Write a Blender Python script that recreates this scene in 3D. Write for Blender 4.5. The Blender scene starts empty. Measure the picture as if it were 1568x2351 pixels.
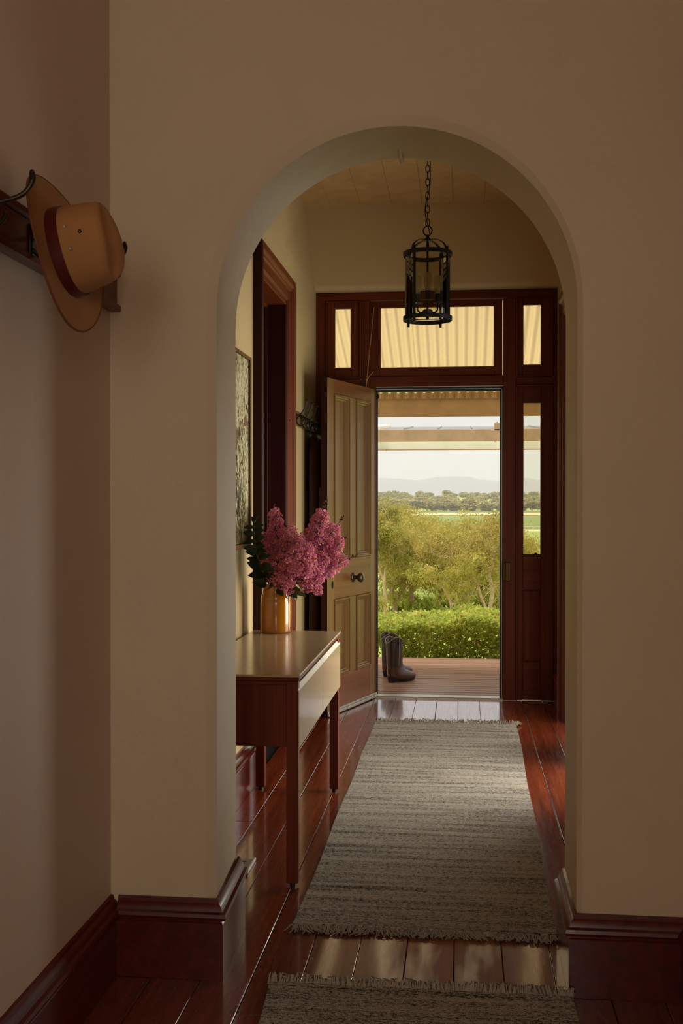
import bpy, bmesh, math, random
import numpy as np
from mathutils import Vector, Matrix

C = bpy.context.scene
COL = C.collection
R = random.Random(7)
sin, cos, pi = math.sin, math.cos, math.pi

# ------------------------------------------------------------------ camera
W, H, F = 1568.0, 2351.0, 2500.0
YAW, PITCH = math.radians(6.2773), math.radians(-0.4898)
cd = bpy.data.cameras.new('camera'); cam = bpy.data.objects.new('camera', cd); COL.objects.link(cam)
cam.location = (0, 0, 1.35)
cam.rotation_euler = (pi / 2 + PITCH, 0, YAW)
cd.sensor_fit = 'VERTICAL'; cd.sensor_height = 36.0; cd.lens = 36.0 * F / H
cd.clip_start = .02; cd.clip_end = 30000
C.camera = cam

# ------------------------------------------------------------------ sky
SKY = .57
wd = bpy.data.worlds.new('sky'); C.world = wd; wd.use_nodes = True
nt = wd.node_tree; nt.nodes.clear()
def wn(t, **k):
    n = nt.nodes.new(t)
    for a, v in k.items(): setattr(n, a, v)
    return n
tc = wn('ShaderNodeTexCoord'); sx = wn('ShaderNodeSeparateXYZ'); nt.links.new(tc.outputs['Generated'], sx.inputs[0])
mx = wn('ShaderNodeMath', operation='MAXIMUM'); nt.links.new(sx.outputs[2], mx.inputs[0]); mx.inputs[1].default_value = 0
ma = wn('ShaderNodeMath', operation='MULTIPLY_ADD'); nt.links.new(mx.outputs[0], ma.inputs[0])
ma.inputs[1].default_value = 2.0 * SKY; ma.inputs[2].default_value = SKY     # overcast sky: zenith three times the horizon
bg = wn('ShaderNodeBackground'); bg.inputs[0].default_value = (1.03, 1.0, 1.045, 1)
nt.links.new(ma.outputs[0], bg.inputs[1])
wo = wn('ShaderNodeOutputWorld'); nt.links.new(bg.outputs[0], wo.inputs[0])

# ------------------------------------------------------------------ sun (hazy), the daylight of the windows behind, and added hall fill lights
def light(name, kind, loc, rot, energy, color, **k):
    l = bpy.data.lights.new(name, kind); o = bpy.data.objects.new(name, l); COL.objects.link(o)
    o.location = loc; o.rotation_euler = rot; l.energy = energy; l.color = color
    for a, v in k.items(): setattr(l, a, v)
    return o
def aim(d):
    return Vector(d).to_track_quat('-Z', 'Y').to_euler()
light('sun', 'SUN', (0, 0, 30), aim((.42, -.24, -.88)), 3.7, (1, .93, .78), angle=math.radians(12))
light('back_window_light', 'AREA', (-.32, -2.83, 1.90), aim((-.02, 1, -.0)), 21, (1, .95, .90),
      shape='RECTANGLE', size=.80, size_y=1.45)
light('side_window_light', 'AREA', (.60, -1.75, 1.95), aim((-1, .0, 0)), 46, (1, .95, .90),
      shape='RECTANGLE', size=1.10, size_y=1.50)
light('added_near_hall_fill', 'AREA', (.70, 5.27, .90), aim((-1, .0, 0)), 29, (1, .95, .84),
      shape='RECTANGLE', size=.78, size_y=1.85, spread=math.radians(145))  # added fill in an unseen right-hand doorway, brightens the hall
light('added_far_hall_fill', 'AREA', (.70, 6.46, .95), aim((-1, .0, 0)), 11, (1, .95, .84),
      shape='RECTANGLE', size=.60, size_y=1.75)  # second added fill, in the farther unseen doorway

C.view_settings.view_transform = 'Standard'; C.view_settings.look = 'None'
C.view_settings.exposure = 0.0; C.view_settings.gamma = 1.0
C.view_settings.use_curve_mapping = False
C.cycles.max_bounces = 10; C.cycles.diffuse_bounces = 6; C.cycles.transparent_max_bounces = 16
C.cycles.sample_clamp_indirect = 6.0
C.cycles.volume_bounces = 1

# ================================================================== materials
def lin(h):
    h = h.lstrip('#'); v = [int(h[i:i + 2], 16) / 255 for i in (0, 2, 4)]
    return tuple(c / 12.92 if c <= .04045 else ((c + .055) / 1.055) ** 2.4 for c in v) + (1,)

class Mat:
    def __init__(s, name):
        s.m = bpy.data.materials.new(name); s.m.use_nodes = True
        s.t = s.m.node_tree; s.b = s.t.nodes['Principled BSDF']; s.out = s.t.nodes['Material Output']
    def n(s, t, **k):
        n = s.t.nodes.new(t)
        for a, v in k.items(): setattr(n, a, v)
        return n
    def l(s, a, b): s.t.links.new(a, b)
    def set(s, **k):
        for a, v in k.items(): s.b.inputs[a.replace('_', ' ')].default_value = v
        return s
    def coords(s, scale=(1, 1, 1), kind='Object'):
        tc = s.n('ShaderNodeTexCoord'); mp = s.n('ShaderNodeMapping'); mp.inputs['Scale'].default_value = scale
        s.l(tc.outputs[kind], mp.inputs[0]); return mp.outputs[0]
    def noise(s, co, scale=5, detail=4, rough=.55, dist=0):
        n = s.n('ShaderNodeTexNoise'); n.inputs['Scale'].default_value = scale; n.inputs['Detail'].default_value = detail
        n.inputs['Roughness'].default_value = rough; n.inputs['Distortion'].default_value = dist
        s.l(co, n.inputs['Vector']); return n.outputs['Fac']
    def ramp(s, fac, stops):
        r = s.n('ShaderNodeValToRGB'); e = r.color_ramp.elements
        while len(e) < len(stops): e.new(.5)
        for i, (p, c) in enumerate(stops):
            e[i].position = p; e[i].color = c if len(c) == 4 else tuple(c) + (1,)
        s.l(fac, r.inputs[0]); return r.outputs[0]
    def mix(s, fac, a, b, mode='MIX'):
        m = s.n('ShaderNodeMix', data_type='RGBA', blend_type=mode)
        for v, i in ((fac, 0), (a, 6), (b, 7)):
            if hasattr(v, 'is_linked'): s.l(v, m.inputs[i])
            else: m.inputs[i].default_value = v
        return m.outputs[2]
    def vary(s, col, amt=.25, hue=0):
        oi = s.n('ShaderNodeObjectInfo'); mr = s.n('ShaderNodeMapRange')
        mr.inputs[3].default_value = 1 - amt; mr.inputs[4].default_value = 1 + amt
        s.l(oi.outputs['Random'], mr.inputs[0]); h = s.n('ShaderNodeHueSaturation')
        s.l(mr.outputs[0], h.inputs['Value']); s.l(col, h.inputs['Color']); return h.outputs[0]
    def color(s, c):
        s.l(c, s.b.inputs['Base Color']); return s
    def bump(s, h, strength=.2, dist=.01):
        b = s.n('ShaderNodeBump'); b.inputs['Strength'].default_value = strength; b.inputs['Distance'].default_value = dist
        s.l(h, b.inputs['Height']); s.l(b.outputs[0], s.b.inputs['Normal']); return s

def plain(name, hexc, rough=.5, metal=0., var=.11, **k):
    m = Mat(name); c = lin(hexc); m.set(Roughness=rough, Metallic=metal, **k)
    co = m.coords(); f = m.noise(co, 9, 3)
    m.color(m.ramp(f, [(.3, tuple(x * (1 - var) for x in c[:3])), (.7, tuple(min(1, x * (1 + var)) for x in c[:3]))]))
    return m.m

def wood(name, dark, light_, axis='Z', rough=.3, coat=.0, fine=38, vary=.0, bump=.05, coat_rough=.15, spec=.18):
    m = Mat(name); s = {'X': (1.1, fine, fine), 'Y': (fine, 1.1, fine), 'Z': (fine, fine, 1.1)}[axis]
    co = m.coords(s); f = m.noise(co, 1.0, 5, .6, .4)
    s2 = {'X': (.5, 6, 6), 'Y': (6, .5, 6), 'Z': (6, 6, .5)}[axis]
    f2 = m.noise(m.coords(s2), 1.0, 3)
    c = m.ramp(f, [(.28, lin(dark)), (.72, lin(light_))])
    c = m.mix(m.ramp(f2, [(.3, (.0, .0, .0)), (.75, (.5, .5, .5))]), c, lin(dark))
    if vary: c = m.vary(c, vary)
    m.color(c); m.set(Roughness=rough, Coat_Weight=coat, Coat_Roughness=coat_rough, Specular_IOR_Level=spec); m.bump(f, bump, .004)
    return m.m

def plaster(name, hexc, var=.05, bump=.25):
    m = Mat(name); c = lin(hexc); co = m.coords()
    f = m.noise(co, 1.7, 5, .6); f2 = m.noise(co, 26, 5, .6)
    m.color(m.ramp(f, [(.25, tuple(x * (1 - var) for x in c[:3])), (.75, tuple(x * (1 + var) for x in c[:3]))]))
    m.set(Roughness=.55); m.bump(f2, bump, .004); return m.m

WALL = plaster('wall_paint', 'c9b6a1')
ARCHM = plaster('arch_plaster', 'c6b392', .06, .55)
HALLW = plaster('hall_paint', 'c1aa7a')
CEIL = plain('ceiling_paint', 'bd9a63', .6)
FLOORW = None
def floor_mat():
    m = Mat('floorboard_varnish')
    co = m.coords((30, .8, 30)); f = m.noise(co, 1, 5, .6, .6)
    f2 = m.noise(m.coords((5, 1.2, 5)), 1.3, 4)
    c = m.ramp(f, [(.25, lin('4c1b0a')), (.55, lin('7a3415')), (.8, lin('9a4a20'))])
    c = m.mix(m.ramp(f2, [(.35, (0, 0, 0)), (.7, (.6, .6, .6))]), c, lin('6c2509'))
    # the walked-on middle of the boards has worn pale near the archway
    tc = m.n('ShaderNodeTexCoord'); sp = m.n('ShaderNodeSeparateXYZ'); m.l(tc.outputs['Object'], sp.inputs[0])
    def sq(o, c0, w):
        a = m.n('ShaderNodeMath', operation='SUBTRACT'); m.l(o, a.inputs[0]); a.inputs[1].default_value = c0
        b = m.n('ShaderNodeMath', operation='DIVIDE'); m.l(a.outputs[0], b.inputs[0]); b.inputs[1].default_value = w
        p = m.n('ShaderNodeMath', operation='POWER'); ab = m.n('ShaderNodeMath', operation='ABSOLUTE')
        m.l(b.outputs[0], ab.inputs[0]); m.l(ab.outputs[0], p.inputs[0]); p.inputs[1].default_value = 2; return p.outputs[0]
    ad = m.n('ShaderNodeMath', operation='ADD'); m.l(sq(sp.outputs[0], -.02, .36), ad.inputs[0]); m.l(sq(sp.outputs[1], 3.15, .8), ad.inputs[1])
    n2 = m.noise(m.coords((14, 2.5, 14)), 1, 5)
    mu = m.n('ShaderNodeMath', operation='MULTIPLY_ADD'); m.l(n2, mu.inputs[0]); mu.inputs[1].default_value = 1.1; m.l(ad.outputs[0], mu.inputs[2])
    w = m.ramp(mu.outputs[0], [(.55, (1, 1, 1)), (1.0, (0, 0, 0))])
    worn = m.ramp(f, [(.3, lin('7a431c')), (.7, lin('9a6232'))])
    c = m.mix(w, c, worn); c = m.vary(c, .16); m.color(c)
    sc = m.noise(m.coords((60, 3, 60)), 1, 6, .7)
    m.l(m.mix(w, m.ramp(sc, [(.35, (.20,) * 3), (.75, (.40,) * 3)]), (.55, .55, .55, 1)), m.b.inputs['Roughness'])
    wv = m.noise(m.coords((9, 1.2, 9)), 1, 3)
    m.bump(wv, .12, .004); m.set(Specular_IOR_Level=.62, Coat_Weight=1.0, Coat_Roughness=.09, Coat_IOR=1.65); iv = m.n('ShaderNodeMapRange'); m.l(w, iv.inputs[0]); iv.inputs[3].default_value = .9; iv.inputs[4].default_value = .0; m.l(iv.outputs[0], m.b.inputs['Coat Weight'])
    return m.m
FLOORM = floor_mat()
TRIMW = wood('red_trim_timber', '471a07', '76340f', 'Z', .48, .0)
SHADEVARNW = wood('shade_and_varnish_timber', '1f0502', '3a0d05', 'Z', .5)  # trim timber darkened to carry the doorway's shade; also the door edge's dark varnish
TRIMX = wood('red_trim_timber_across', '471a07', '783610', 'X', .48, .0)
BASEM = wood('baseboard_timber', '470f06', '74220e', 'Y', .5, .0)
BASEG = wood('glossy_baseboard_timber', '3a0a04', '64180a', 'Y', .34, .8, coat_rough=.12)
BASEX = wood('baseboard_timber_across', '470f06', '74220e', 'X', .5, .0)
DOORM = wood('weathered_door_timber', '664520', '8d6c3a', 'Z', .40, .35, coat_rough=.28)
DOORX = wood('weathered_rail_timber', '66381a', '8a542c', 'X', .40, .35, coat_rough=.28)
TABW = wood('table_timber', '4c1c0c', '7e361a', 'Z', .45, .0, 70)
TABX = wood('table_timber_across', '4c1c0c', '7e361a', 'X', .45, .0, 70)
CREAM = plain('cream_lacquer', 'b39d79', .24, var=.015, Coat_Weight=.4, Coat_Roughness=.12)
IRON = plain('black_iron', '0d0a07', .5, 0., Specular_IOR_Level=.35)
BRASS = plain('aged_brass', '4a3614', .38, .85)
KNOBM = plain('brown_knob', '3a2c16', .3, .3, Coat_Weight=.5)
STEEL = plain('grey_steel', '8f8f8c', .3, .9)
BLACKF = plain('black_frame', '0c0a08', .4)
SILVER = plain('aluminium_strip', 'b0ac9e', .35, .8)
ROPE = plain('sisal_cord', 'a5834a', .85)
MUSTARD = plain('mustard_glaze', 'a86a12', .12, Coat_Weight=.7, Coat_Roughness=.06)
FELT = plain('tan_felt', '996a3a', .95)
FELTE = plain('felt_binding', '6b3818', .8)
BAND = plain('red_brown_hatband', '4a120e', .3, Coat_Weight=.3)
LEATH = plain('brown_leather', '321c0d', .42, Coat_Weight=.2)
LEATHF = plain('tan_foot_leather', '4e2a14', .36, Coat_Weight=.3)
PIPING = plain('pale_piping', 'b8a68a', .5)
SOLE = plain('black_sole', '120c08', .5)
COATM = plain('oilskin', '3a1c0c', .55)
COATD = plain('dark_oilskin', '1c130a', .6)
DECKM = wood('deck_board_timber', '7c5c4a', 'a98974', 'X', .42, .1, 30, .14)
BEAMM = plain('caramel_paint', 'c4a478', .6)
FASC = plain('cream_paint', 'eee0c4', .6)
def translucent_white():
    m = Mat('translucent_white_board'); c = lin('fbf6ec'); m.set(Roughness=.5, Base_Color=c); t = m.n('ShaderNodeBsdfTranslucent'); t.inputs[0].default_value = c
    x = m.n('ShaderNodeMixShader'); x.inputs[0].default_value = .75; m.l(m.b.outputs[0], x.inputs[1]); m.l(t.outputs[0], x.inputs[2]); tp = m.n('ShaderNodeBsdfTransparent'); y = m.n('ShaderNodeMixShader'); y.inputs[0].default_value = .45; m.l(x.outputs[0], y.inputs[1]); m.l(tp.outputs[0], y.inputs[2]); m.l(y.outputs[0], m.out.inputs[0]); return m.m
TWHITE = translucent_white()
LIMEP = plain('lime_green_paint', 'a8b04a', .6)
BARK = plain('grey_brown_bark', 'b08c70', .9)
BARKP = plain('pale_bark', 'd8b898', .9)
GRAVEL = plain('pale_gravel', 'c9bda6', .95)
STONE = plain('white_wall', 'e9e2d4', .8)
ROOFO = plain('ochre_roof', 'cf9a4a', .7)

def leafmat(name, a, b, tr=.35):
    m = Mat(name); co = m.coords(); f = m.noise(co, 14, 3); c = m.ramp(f, [(.3, lin(a)), (.7, lin(b))])
    c = m.vary(c, .12)
    m.color(c); m.set(Roughness=.5)
    t = m.n('ShaderNodeBsdfTranslucent'); m.l(c, t.inputs[0]); mixs = m.n('ShaderNodeMixShader'); mixs.inputs[0].default_value = tr
    m.l(m.b.outputs[0], mixs.inputs[1]); m.l(t.outputs[0], mixs.inputs[2]); m.l(mixs.outputs[0], m.out.inputs[0])
    return m.m
def patchy(name, stops, scale, tr=.35):
    m = Mat(name); f = m.noise(m.coords(), scale, 4, .6); c = m.ramp(f, [(p, lin(h)) for p, h in stops]); c = m.vary(c, .10)
    m.color(c); m.set(Roughness=.6)
    t = m.n('ShaderNodeBsdfTranslucent'); m.l(c, t.inputs[0]); mixs = m.n('ShaderNodeMixShader'); mixs.inputs[0].default_value = tr
    m.l(m.b.outputs[0], mixs.inputs[1]); m.l(t.outputs[0], mixs.inputs[2]); m.l(mixs.outputs[0], m.out.inputs[0])
    return m.m
GUM = patchy('gum_leaves', [(.3, '868634'), (.5, 'b2a648'), (.7, 'd4be68')], 1.6, .4)
GUM2 = patchy('olive_gum_leaves', [(.3, '88843c'), (.5, 'b0a04e'), (.7, 'c8a25e')], 1.5, .4)
HEDGE = patchy('hedge_leaves', [(.3, 'a0b042'), (.55, 'c4cc58'), (.72, 'e0dc72')], 5, .55)
HEDGER = leafmat('russet_hedge_leaves', '9a5a24', 'b97a30')
FARG = patchy('far_tree_leaves', [(.3, '8c8a50'), (.5, 'aa9c5a'), (.7, 'c4a86a')], .06, .15)
DKLEAF = leafmat('dark_glossy_leaf', '1b2a10', '2b3c18', .15)
GRLEAF = leafmat('green_leaf', '3c4a1a', '55601f', .25)
PETAL = leafmat('pink_petal', 'd87f9e', 'eaa0b8', .4)
PETAL2 = leafmat('deep_pink_petal', 'c8688c', 'dc86a4', .4)
STAMEN = plain('orange_stamen', 'b8741c', .7)
BUDM = plain('seed_bud', '4a2618', .7)
STEMM = plain('green_brown_stem', '4d4322', .7)

def glass(name, tint, gl=.06, rough=.0):
    m = Mat(name); m.t.nodes.remove(m.b)
    tr = m.n('ShaderNodeBsdfTransparent'); tr.inputs[0].default_value = tint
    g = m.n('ShaderNodeBsdfGlossy'); g.inputs['Roughness'].default_value = rough
    fr = m.n('ShaderNodeFresnel'); fr.inputs[0].default_value = 1.45
    s = m.n('ShaderNodeMixShader'); m.l(fr.outputs[0], s.inputs[0]); m.l(tr.outputs[0], s.inputs[1]); m.l(g.outputs[0], s.inputs[2])
    m.l(s.outputs[0], m.out.inputs[0]); return m.m
PANE = glass('window_glass', (.96, .95, .90, 1))
LGLASS = glass('lantern_glass', (.80, .76, .60, 1))
def frosted():
    m = Mat('frosted_bulb'); c = lin('b8a878'); m.set(Roughness=.35, Base_Color=c)
    t = m.n('ShaderNodeBsdfTranslucent'); t.inputs[0].default_value = c
    tp = m.n('ShaderNodeBsdfTransparent'); s = m.n('ShaderNodeMixShader'); s.inputs[0].default_value = .5
    m.l(m.b.outputs[0], s.inputs[1]); m.l(t.outputs[0], s.inputs[2])
    s2 = m.n('ShaderNodeMixShader'); s2.inputs[0].default_value = .45; m.l(s.outputs[0], s2.inputs[1]); m.l(tp.outputs[0], s2.inputs[2])
    m.l(s2.outputs[0], m.out.inputs[0]); return m.m
BULB = frosted()
def roofsheet():
    m = Mat('translucent_roof_sheet'); c = lin('cdb88c'); m.set(Roughness=.5, Base_Color=c)
    t = m.n('ShaderNodeBsdfTranslucent'); t.inputs[0].default_value = lin('d2bd90'); s = m.n('ShaderNodeMixShader'); s.inputs[0].default_value = .62
    m.l(m.b.outputs[0], s.inputs[1]); m.l(t.outputs[0], s.inputs[2]); m.l(s.outputs[0], m.out.inputs[0]); return m.m
ROOFS = roofsheet()
def rugmat(name, stops):
    m = Mat(name)
    f = m.noise(m.coords((62, 280, 8)), 1, 4, .7)          # weft flecks
    f2 = m.noise(m.coords((1.3, 24, 1)), 1, 4, .7)          # streaks from row to row
    f3 = m.noise(m.coords((420, 260, 50)), 1, 2, .5)
    a = m.n('ShaderNodeMath', operation='MULTIPLY_ADD'); m.l(f2, a.inputs[0]); a.inputs[1].default_value = .55; m.l(f, a.inputs[2])
    b = m.n('ShaderNodeMath', operation='MULTIPLY_ADD'); m.l(f3, b.inputs[0]); b.inputs[1].default_value = .5; m.l(a.outputs[0], b.inputs[2])
    c = m.ramp(b.outputs[0], [(p, lin(h)) for p, h in stops]); m.color(c); m.set(Roughness=.95, Specular_IOR_Level=.1)
    m.bump(b.outputs[0], .9, .006); return m.m
RUG = rugmat('woven_wool', [(.85, '29251f'), (1.0, '746c60'), (1.12, 'b6aea0')])
FRINGE = plain('wool_fringe', '9a907f', .95)
def painting():
    m = Mat('abstract_canvas'); v = m.coords((1, 34, 15))
    f = m.noise(v, 1.6, 6, .75, 1.4); g = m.noise(m.coords((1, 4, 2.2)), 1, 4)
    a = m.n('ShaderNodeMath', operation='MULTIPLY_ADD'); m.l(g, a.inputs[0]); a.inputs[1].default_value = .35; m.l(f, a.inputs[2])
    c = m.ramp(a.outputs[0], [(.59, lin('15140d')), (.65, lin('4d4830')), (.70, lin('a89e78')), (.78, lin('cfc4a0')), (.88, lin('62615a'))])
    tc = m.n('ShaderNodeTexCoord'); sp = m.n('ShaderNodeSeparateXYZ'); m.l(tc.outputs['Object'], sp.inputs[0])
    ofs = m.n('ShaderNodeMath', operation='MULTIPLY_ADD'); m.l(f, ofs.inputs[0]); ofs.inputs[1].default_value = .25; sh_ = m.n('ShaderNodeMath', operation='ADD'); m.l(sp.outputs[2], sh_.inputs[0]); sh_.inputs[1].default_value = .40; m.l(sh_.outputs[0], ofs.inputs[2])
    k = m.ramp(ofs.outputs[0], [(.17, (.85,) * 3), (.26, (0, 0, 0))])
    c = m.mix(k, c, lin('3f3314')); m.color(c); m.set(Roughness=.85, Specular_IOR_Level=.1); m.bump(a.outputs[0], .5, .004); return m.m
PAINT = painting()
def ground():
    m = Mat('grass_ground'); f = m.noise(m.coords(), .35, 6, .7); f2 = m.noise(m.coords(), 3.0, 4)
    c = m.ramp(f, [(.3, lin('6f8a2c')), (.5, lin('8fa23a')), (.72, lin('b3a552'))])
    c = m.mix(m.ramp(f2, [(.4, (0, 0, 0)), (.8, (.5, .5, .5))]), c, lin('7f9a30')); m.color(c); m.set(Roughness=.95); return m.m
GRASS = ground()
FIELD = plain('mown_field', '8a9440', .95)
FIELD2 = plain('dark_crop', '6f7a2a', .95)
TRACK = plain('dirt_track', 'd0b478', .95)
FARLAND = plain('far_land', '6f7440', .95)
HILLM = plain('hill_forest', '74747c', .95)

# ================================================================== mesh helpers
def smooth(pts, k=5):
    P = [Vector(p) for p in pts]; out = []
    for i in range(len(P) - 1):
        a, b, c, d = P[max(i - 1, 0)], P[i], P[i + 1], P[min(i + 2, len(P) - 1)]
        for j in range(k):
            t = j / k; out.append(.5 * (2 * b + (c - a) * t + (2 * a - 5 * b + 4 * c - d) * t * t + (3 * b - a - 3 * c + d) * t ** 3))
    return out + [P[-1]]
def smr(r, k=5):
    out = []
    for a, b in zip(r, r[1:]): out += [a + (b - a) * j / k for j in range(k)]
    return out + [r[-1]]
class MB:
    def __init__(s): s.v = []; s.f = []; s.mi = []
    def add(s, vs, fs, mi=0):
        o = len(s.v); s.v += [tuple(v) for v in vs]; s.f += [tuple(i + o for i in f) for f in fs]; s.mi += [mi] * len(fs); return s
    def box(s, x0, x1, y0, y1, z0, z1, mi=0):
        vs = [(x, y, z) for x in (x0, x1) for y in (y0, y1) for z in (z0, z1)]
        return s.add(vs, [(0, 1, 3, 2), (4, 6, 7, 5), (0, 4, 5, 1), (2, 3, 7, 6), (0, 2, 6, 4), (1, 5, 7, 3)], mi)
    def bev(s, x0, x1, y0, y1, z0, z1, b=.004, mi=0):
        bm = bmesh.new(); bmesh.ops.create_cube(bm, size=1)
        for v in bm.verts: v.co = Vector(((x0 + x1) / 2 + v.co.x * (x1 - x0), (y0 + y1) / 2 + v.co.y * (y1 - y0), (z0 + z1) / 2 + v.co.z * (z1 - z0)))
        b = min(b, (x1 - x0) * .45, (y1 - y0) * .45, (z1 - z0) * .45)
        bmesh.ops.bevel(bm, geom=bm.edges[:], offset=b, segments=1, affect='EDGES')
        s.bm(bm, mi); return s
    def bm(s, bm, mi=0):
        bm.verts.index_update(); s.add([v.co[:] for v in bm.verts], [[v.index for v in f.verts] for f in bm.faces], mi); bm.free(); return s
    def loft(s, rings, cap=True, closed=True, mi=0):
        n = len(rings[0]); vs = [p for r in rings for p in r]; fs = []
        for i in range(len(rings) - 1):
            for j in range(n if closed else n - 1):
                k = (j + 1) % n; fs.append((i * n + j, i * n + k, (i + 1) * n + k, (i + 1) * n + j))
        if cap and closed: fs += [tuple(range(n - 1, -1, -1)), tuple((len(rings) - 1) * n + j for j in range(n))]
        return s.add(vs, fs, mi)
    def tube(s, pts, rad, n=8, cap=True, mi=0, closed=False):
        pts = [Vector(p) for p in pts]; N = len(pts)
        if not hasattr(rad, '__len__'): rad = [rad] * N
        rings = []; up = None
        for i, p in enumerate(pts):
            if closed: t = pts[(i + 1) % N] - pts[i - 1]
            else: t = pts[min(i + 1, N - 1)] - pts[max(i - 1, 0)]
            t.normalize()
            if up is None: up = t.orthogonal().normalized()
            up = (up - t * up.dot(t))
            if up.length < 1e-6: up = t.orthogonal()
            up.normalize(); w = t.cross(up)
            rings.append([p + (up * cos(2 * pi * k / n) + w * sin(2 * pi * k / n)) * rad[i] for k in range(n)])
        if closed: rings.append(rings[0]); cap = False
        return s.loft(rings, cap, True, mi)
    def lathe(s, prof, c=(0, 0, 0), n=32, cap=False, M=None, mi=0):
        rings = [[(r * cos(2 * pi * k / n), r * sin(2 * pi * k / n), z) for k in range(n)] for r, z in prof]
        M = M or Matrix(); c = Vector(c)
        rings = [[tuple(M @ Vector(p) + c) for p in r] for r in rings]
        return s.loft(rings, cap, True, mi)
    def ribbon(s, pts, nrm, w, th, mi=0):
        pts = [Vector(p) for p in pts]; rings = []
        for i, p in enumerate(pts):
            t = (pts[min(i + 1, len(pts) - 1)] - pts[max(i - 1, 0)]).normalized(); a = Vector(nrm[i]) if hasattr(nrm[0], '__len__') else Vector(nrm)
            b = t.cross(a).normalized()
            rings.append([p + b * w / 2 + a * th / 2, p - b * w / 2 + a * th / 2, p - b * w / 2 - a * th / 2, p + b * w / 2 - a * th / 2])
        return s.loft(rings, True, True, mi)
    def sphere(s, c, r, sub=2, sc=(1, 1, 1), mi=0):
        bm = bmesh.new(); bmesh.ops.create_icosphere(bm, subdivisions=sub, radius=r)
        for v in bm.verts: v.co = Vector((v.co.x * sc[0] + c[0], v.co.y * sc[1] + c[1], v.co.z * sc[2] + c[2]))
        return s.bm(bm, mi)
    def build(s, name, mats, parent=None, smooth=False, world=True, angle=None):
        me = bpy.data.meshes.new(name); off = Vector((0, 0, 0))
        if parent is not None and world:
            p = parent
            while p is not None: off += p.location; p = p.parent
        vs = [(v[0] - off.x, v[1] - off.y, v[2] - off.z) for v in s.v] if off.length else s.v
        me.from_pydata(vs, [], s.f)
        if not isinstance(mats, (list, tuple)): mats = [mats]
        for m in mats: me.materials.append(m)
        if len(mats) > 1: me.polygons.foreach_set('material_index', s.mi)
        bm = bmesh.new(); bm.from_mesh(me); bmesh.ops.recalc_face_normals(bm, faces=bm.faces[:]); bm.to_mesh(me); bm.free()
        if smooth or angle:
            me.polygons.foreach_set('use_smooth', [True] * len(me.polygons))
            me.set_sharp_from_angle(angle=math.radians(angle or 45))
        o = bpy.data.objects.new(name, me); COL.objects.link(o)
        if parent is not None: o.parent = parent
        return o

def thing(name, label, cat, loc=(0, 0, 0), group=None):
    o = bpy.data.objects.new(name, None); o.empty_display_size = .05; COL.objects.link(o); o.location = loc
    return tag(o, label, cat, group)
def tag(o, label, cat, group=None, kind=None):
    o['label'] = label; o['category'] = cat
    if group: o['group'] = group
    if kind: o['kind'] = kind
    return o
def struct(o, label=None):
    o['kind'] = 'structure'
    if label: o['label'] = label
    return o
def sempty(name, loc=(0, 0, 0), label=None):
    o = bpy.data.objects.new(name, None); COL.objects.link(o); o.location = loc; return struct(o, label)
def inst(src, parent, name=None, M=None):
    o = src.copy(); COL.objects.link(o); o.parent = parent
    if name: o.name = name
    if M is not None: o.matrix_local = M
    return o
def rawmesh(name, verts, faces, mat, parent=None, smooth=False, mi=None, mats=None):
    """numpy quads/tris -> object"""
    me = bpy.data.meshes.new(name); nv, nf = len(verts), len(faces); k = faces.shape[1]
    me.vertices.add(nv); me.vertices.foreach_set('co', np.asarray(verts, np.float32).ravel())
    me.loops.add(nf * k); me.loops.foreach_set('vertex_index', np.asarray(faces, np.int32).ravel())
    me.polygons.add(nf); me.polygons.foreach_set('loop_start', np.arange(nf, dtype=np.int32) * k)
    me.update(calc_edges=True)
    for m in (mats or [mat]): me.materials.append(m)
    if mi is not None: me.polygons.foreach_set('material_index', np.asarray(mi, np.int32))
    o = bpy.data.objects.new(name, me); COL.objects.link(o)
    if parent is not None: o.parent = parent
    return o

# ================================================================== the setting
XL, XR, YA0, YA1, YD = -1.0, .645, 3.03, 3.40, 7.50
# floor of single boards
SEAM0, BW = -.0205, .1425
fl = sempty('floor')
xs = [SEAM0 + BW * i for i in range(-7, 6)]
edges = [XL] + [x for x in xs if XL + .02 < x < XR - .02] + [XR]
for i in range(len(edges) - 1):
    a, b = edges[i] + .0012, edges[i + 1] - .0012
    cuts = sorted([-3.0, R.uniform(-1.5, 1.0)] + ([R.uniform(2.0, 3.3)] if i % 2 else [R.uniform(4.2, 6.4)]) + [7.50])
    for j in range(len(cuts) - 1):
        dz = R.uniform(-.0008, .0008)
        MB().bev(a, b, cuts[j] + .0007, cuts[j + 1] - .0007, -.022, dz, .0016).build('floorboard', FLOORM, fl)
struct(MB().box(-1.2, .85, -3.1, 7.58, -.08, -.024).build('floor_base', plain('subfloor_dark', '0b0604', .9)))

# left wall, one mesh, with the doorway opening; its far top corner leans out as in the photo
DY0, DY1, DZ = 5.30, 6.12, 2.50
wl = MB(); struct(MB().box(-1.2, XL, -3.1, 3.2, -.05, 3.5).build('wall_left', WALL)); wl.box(-1.2, XL, 3.2, DY0, -.05, 3.5); wl.box(-1.2, XL, DY0, DY1, DZ, 3.5); wl.box(-1.2, XL, DY1, 7.62, -.05, 2.82)
vs = [(XL, DY1, 2.82), (XL, 7.62, 2.82), (XL - .075, 7.62, 3.5), (XL, DY1, 3.5), (-1.2, DY1, 2.82), (-1.2, 7.62, 2.82), (-1.2, 7.62, 3.5), (-1.2, DY1, 3.5)]
wl.add(vs, [(0, 1, 2, 3), (4, 7, 6, 5), (1, 5, 6, 2), (3, 2, 6, 7), (0, 3, 7, 4), (0, 4, 5, 1)])
struct(wl.build('wall_hall_left', HALLW))
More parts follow.
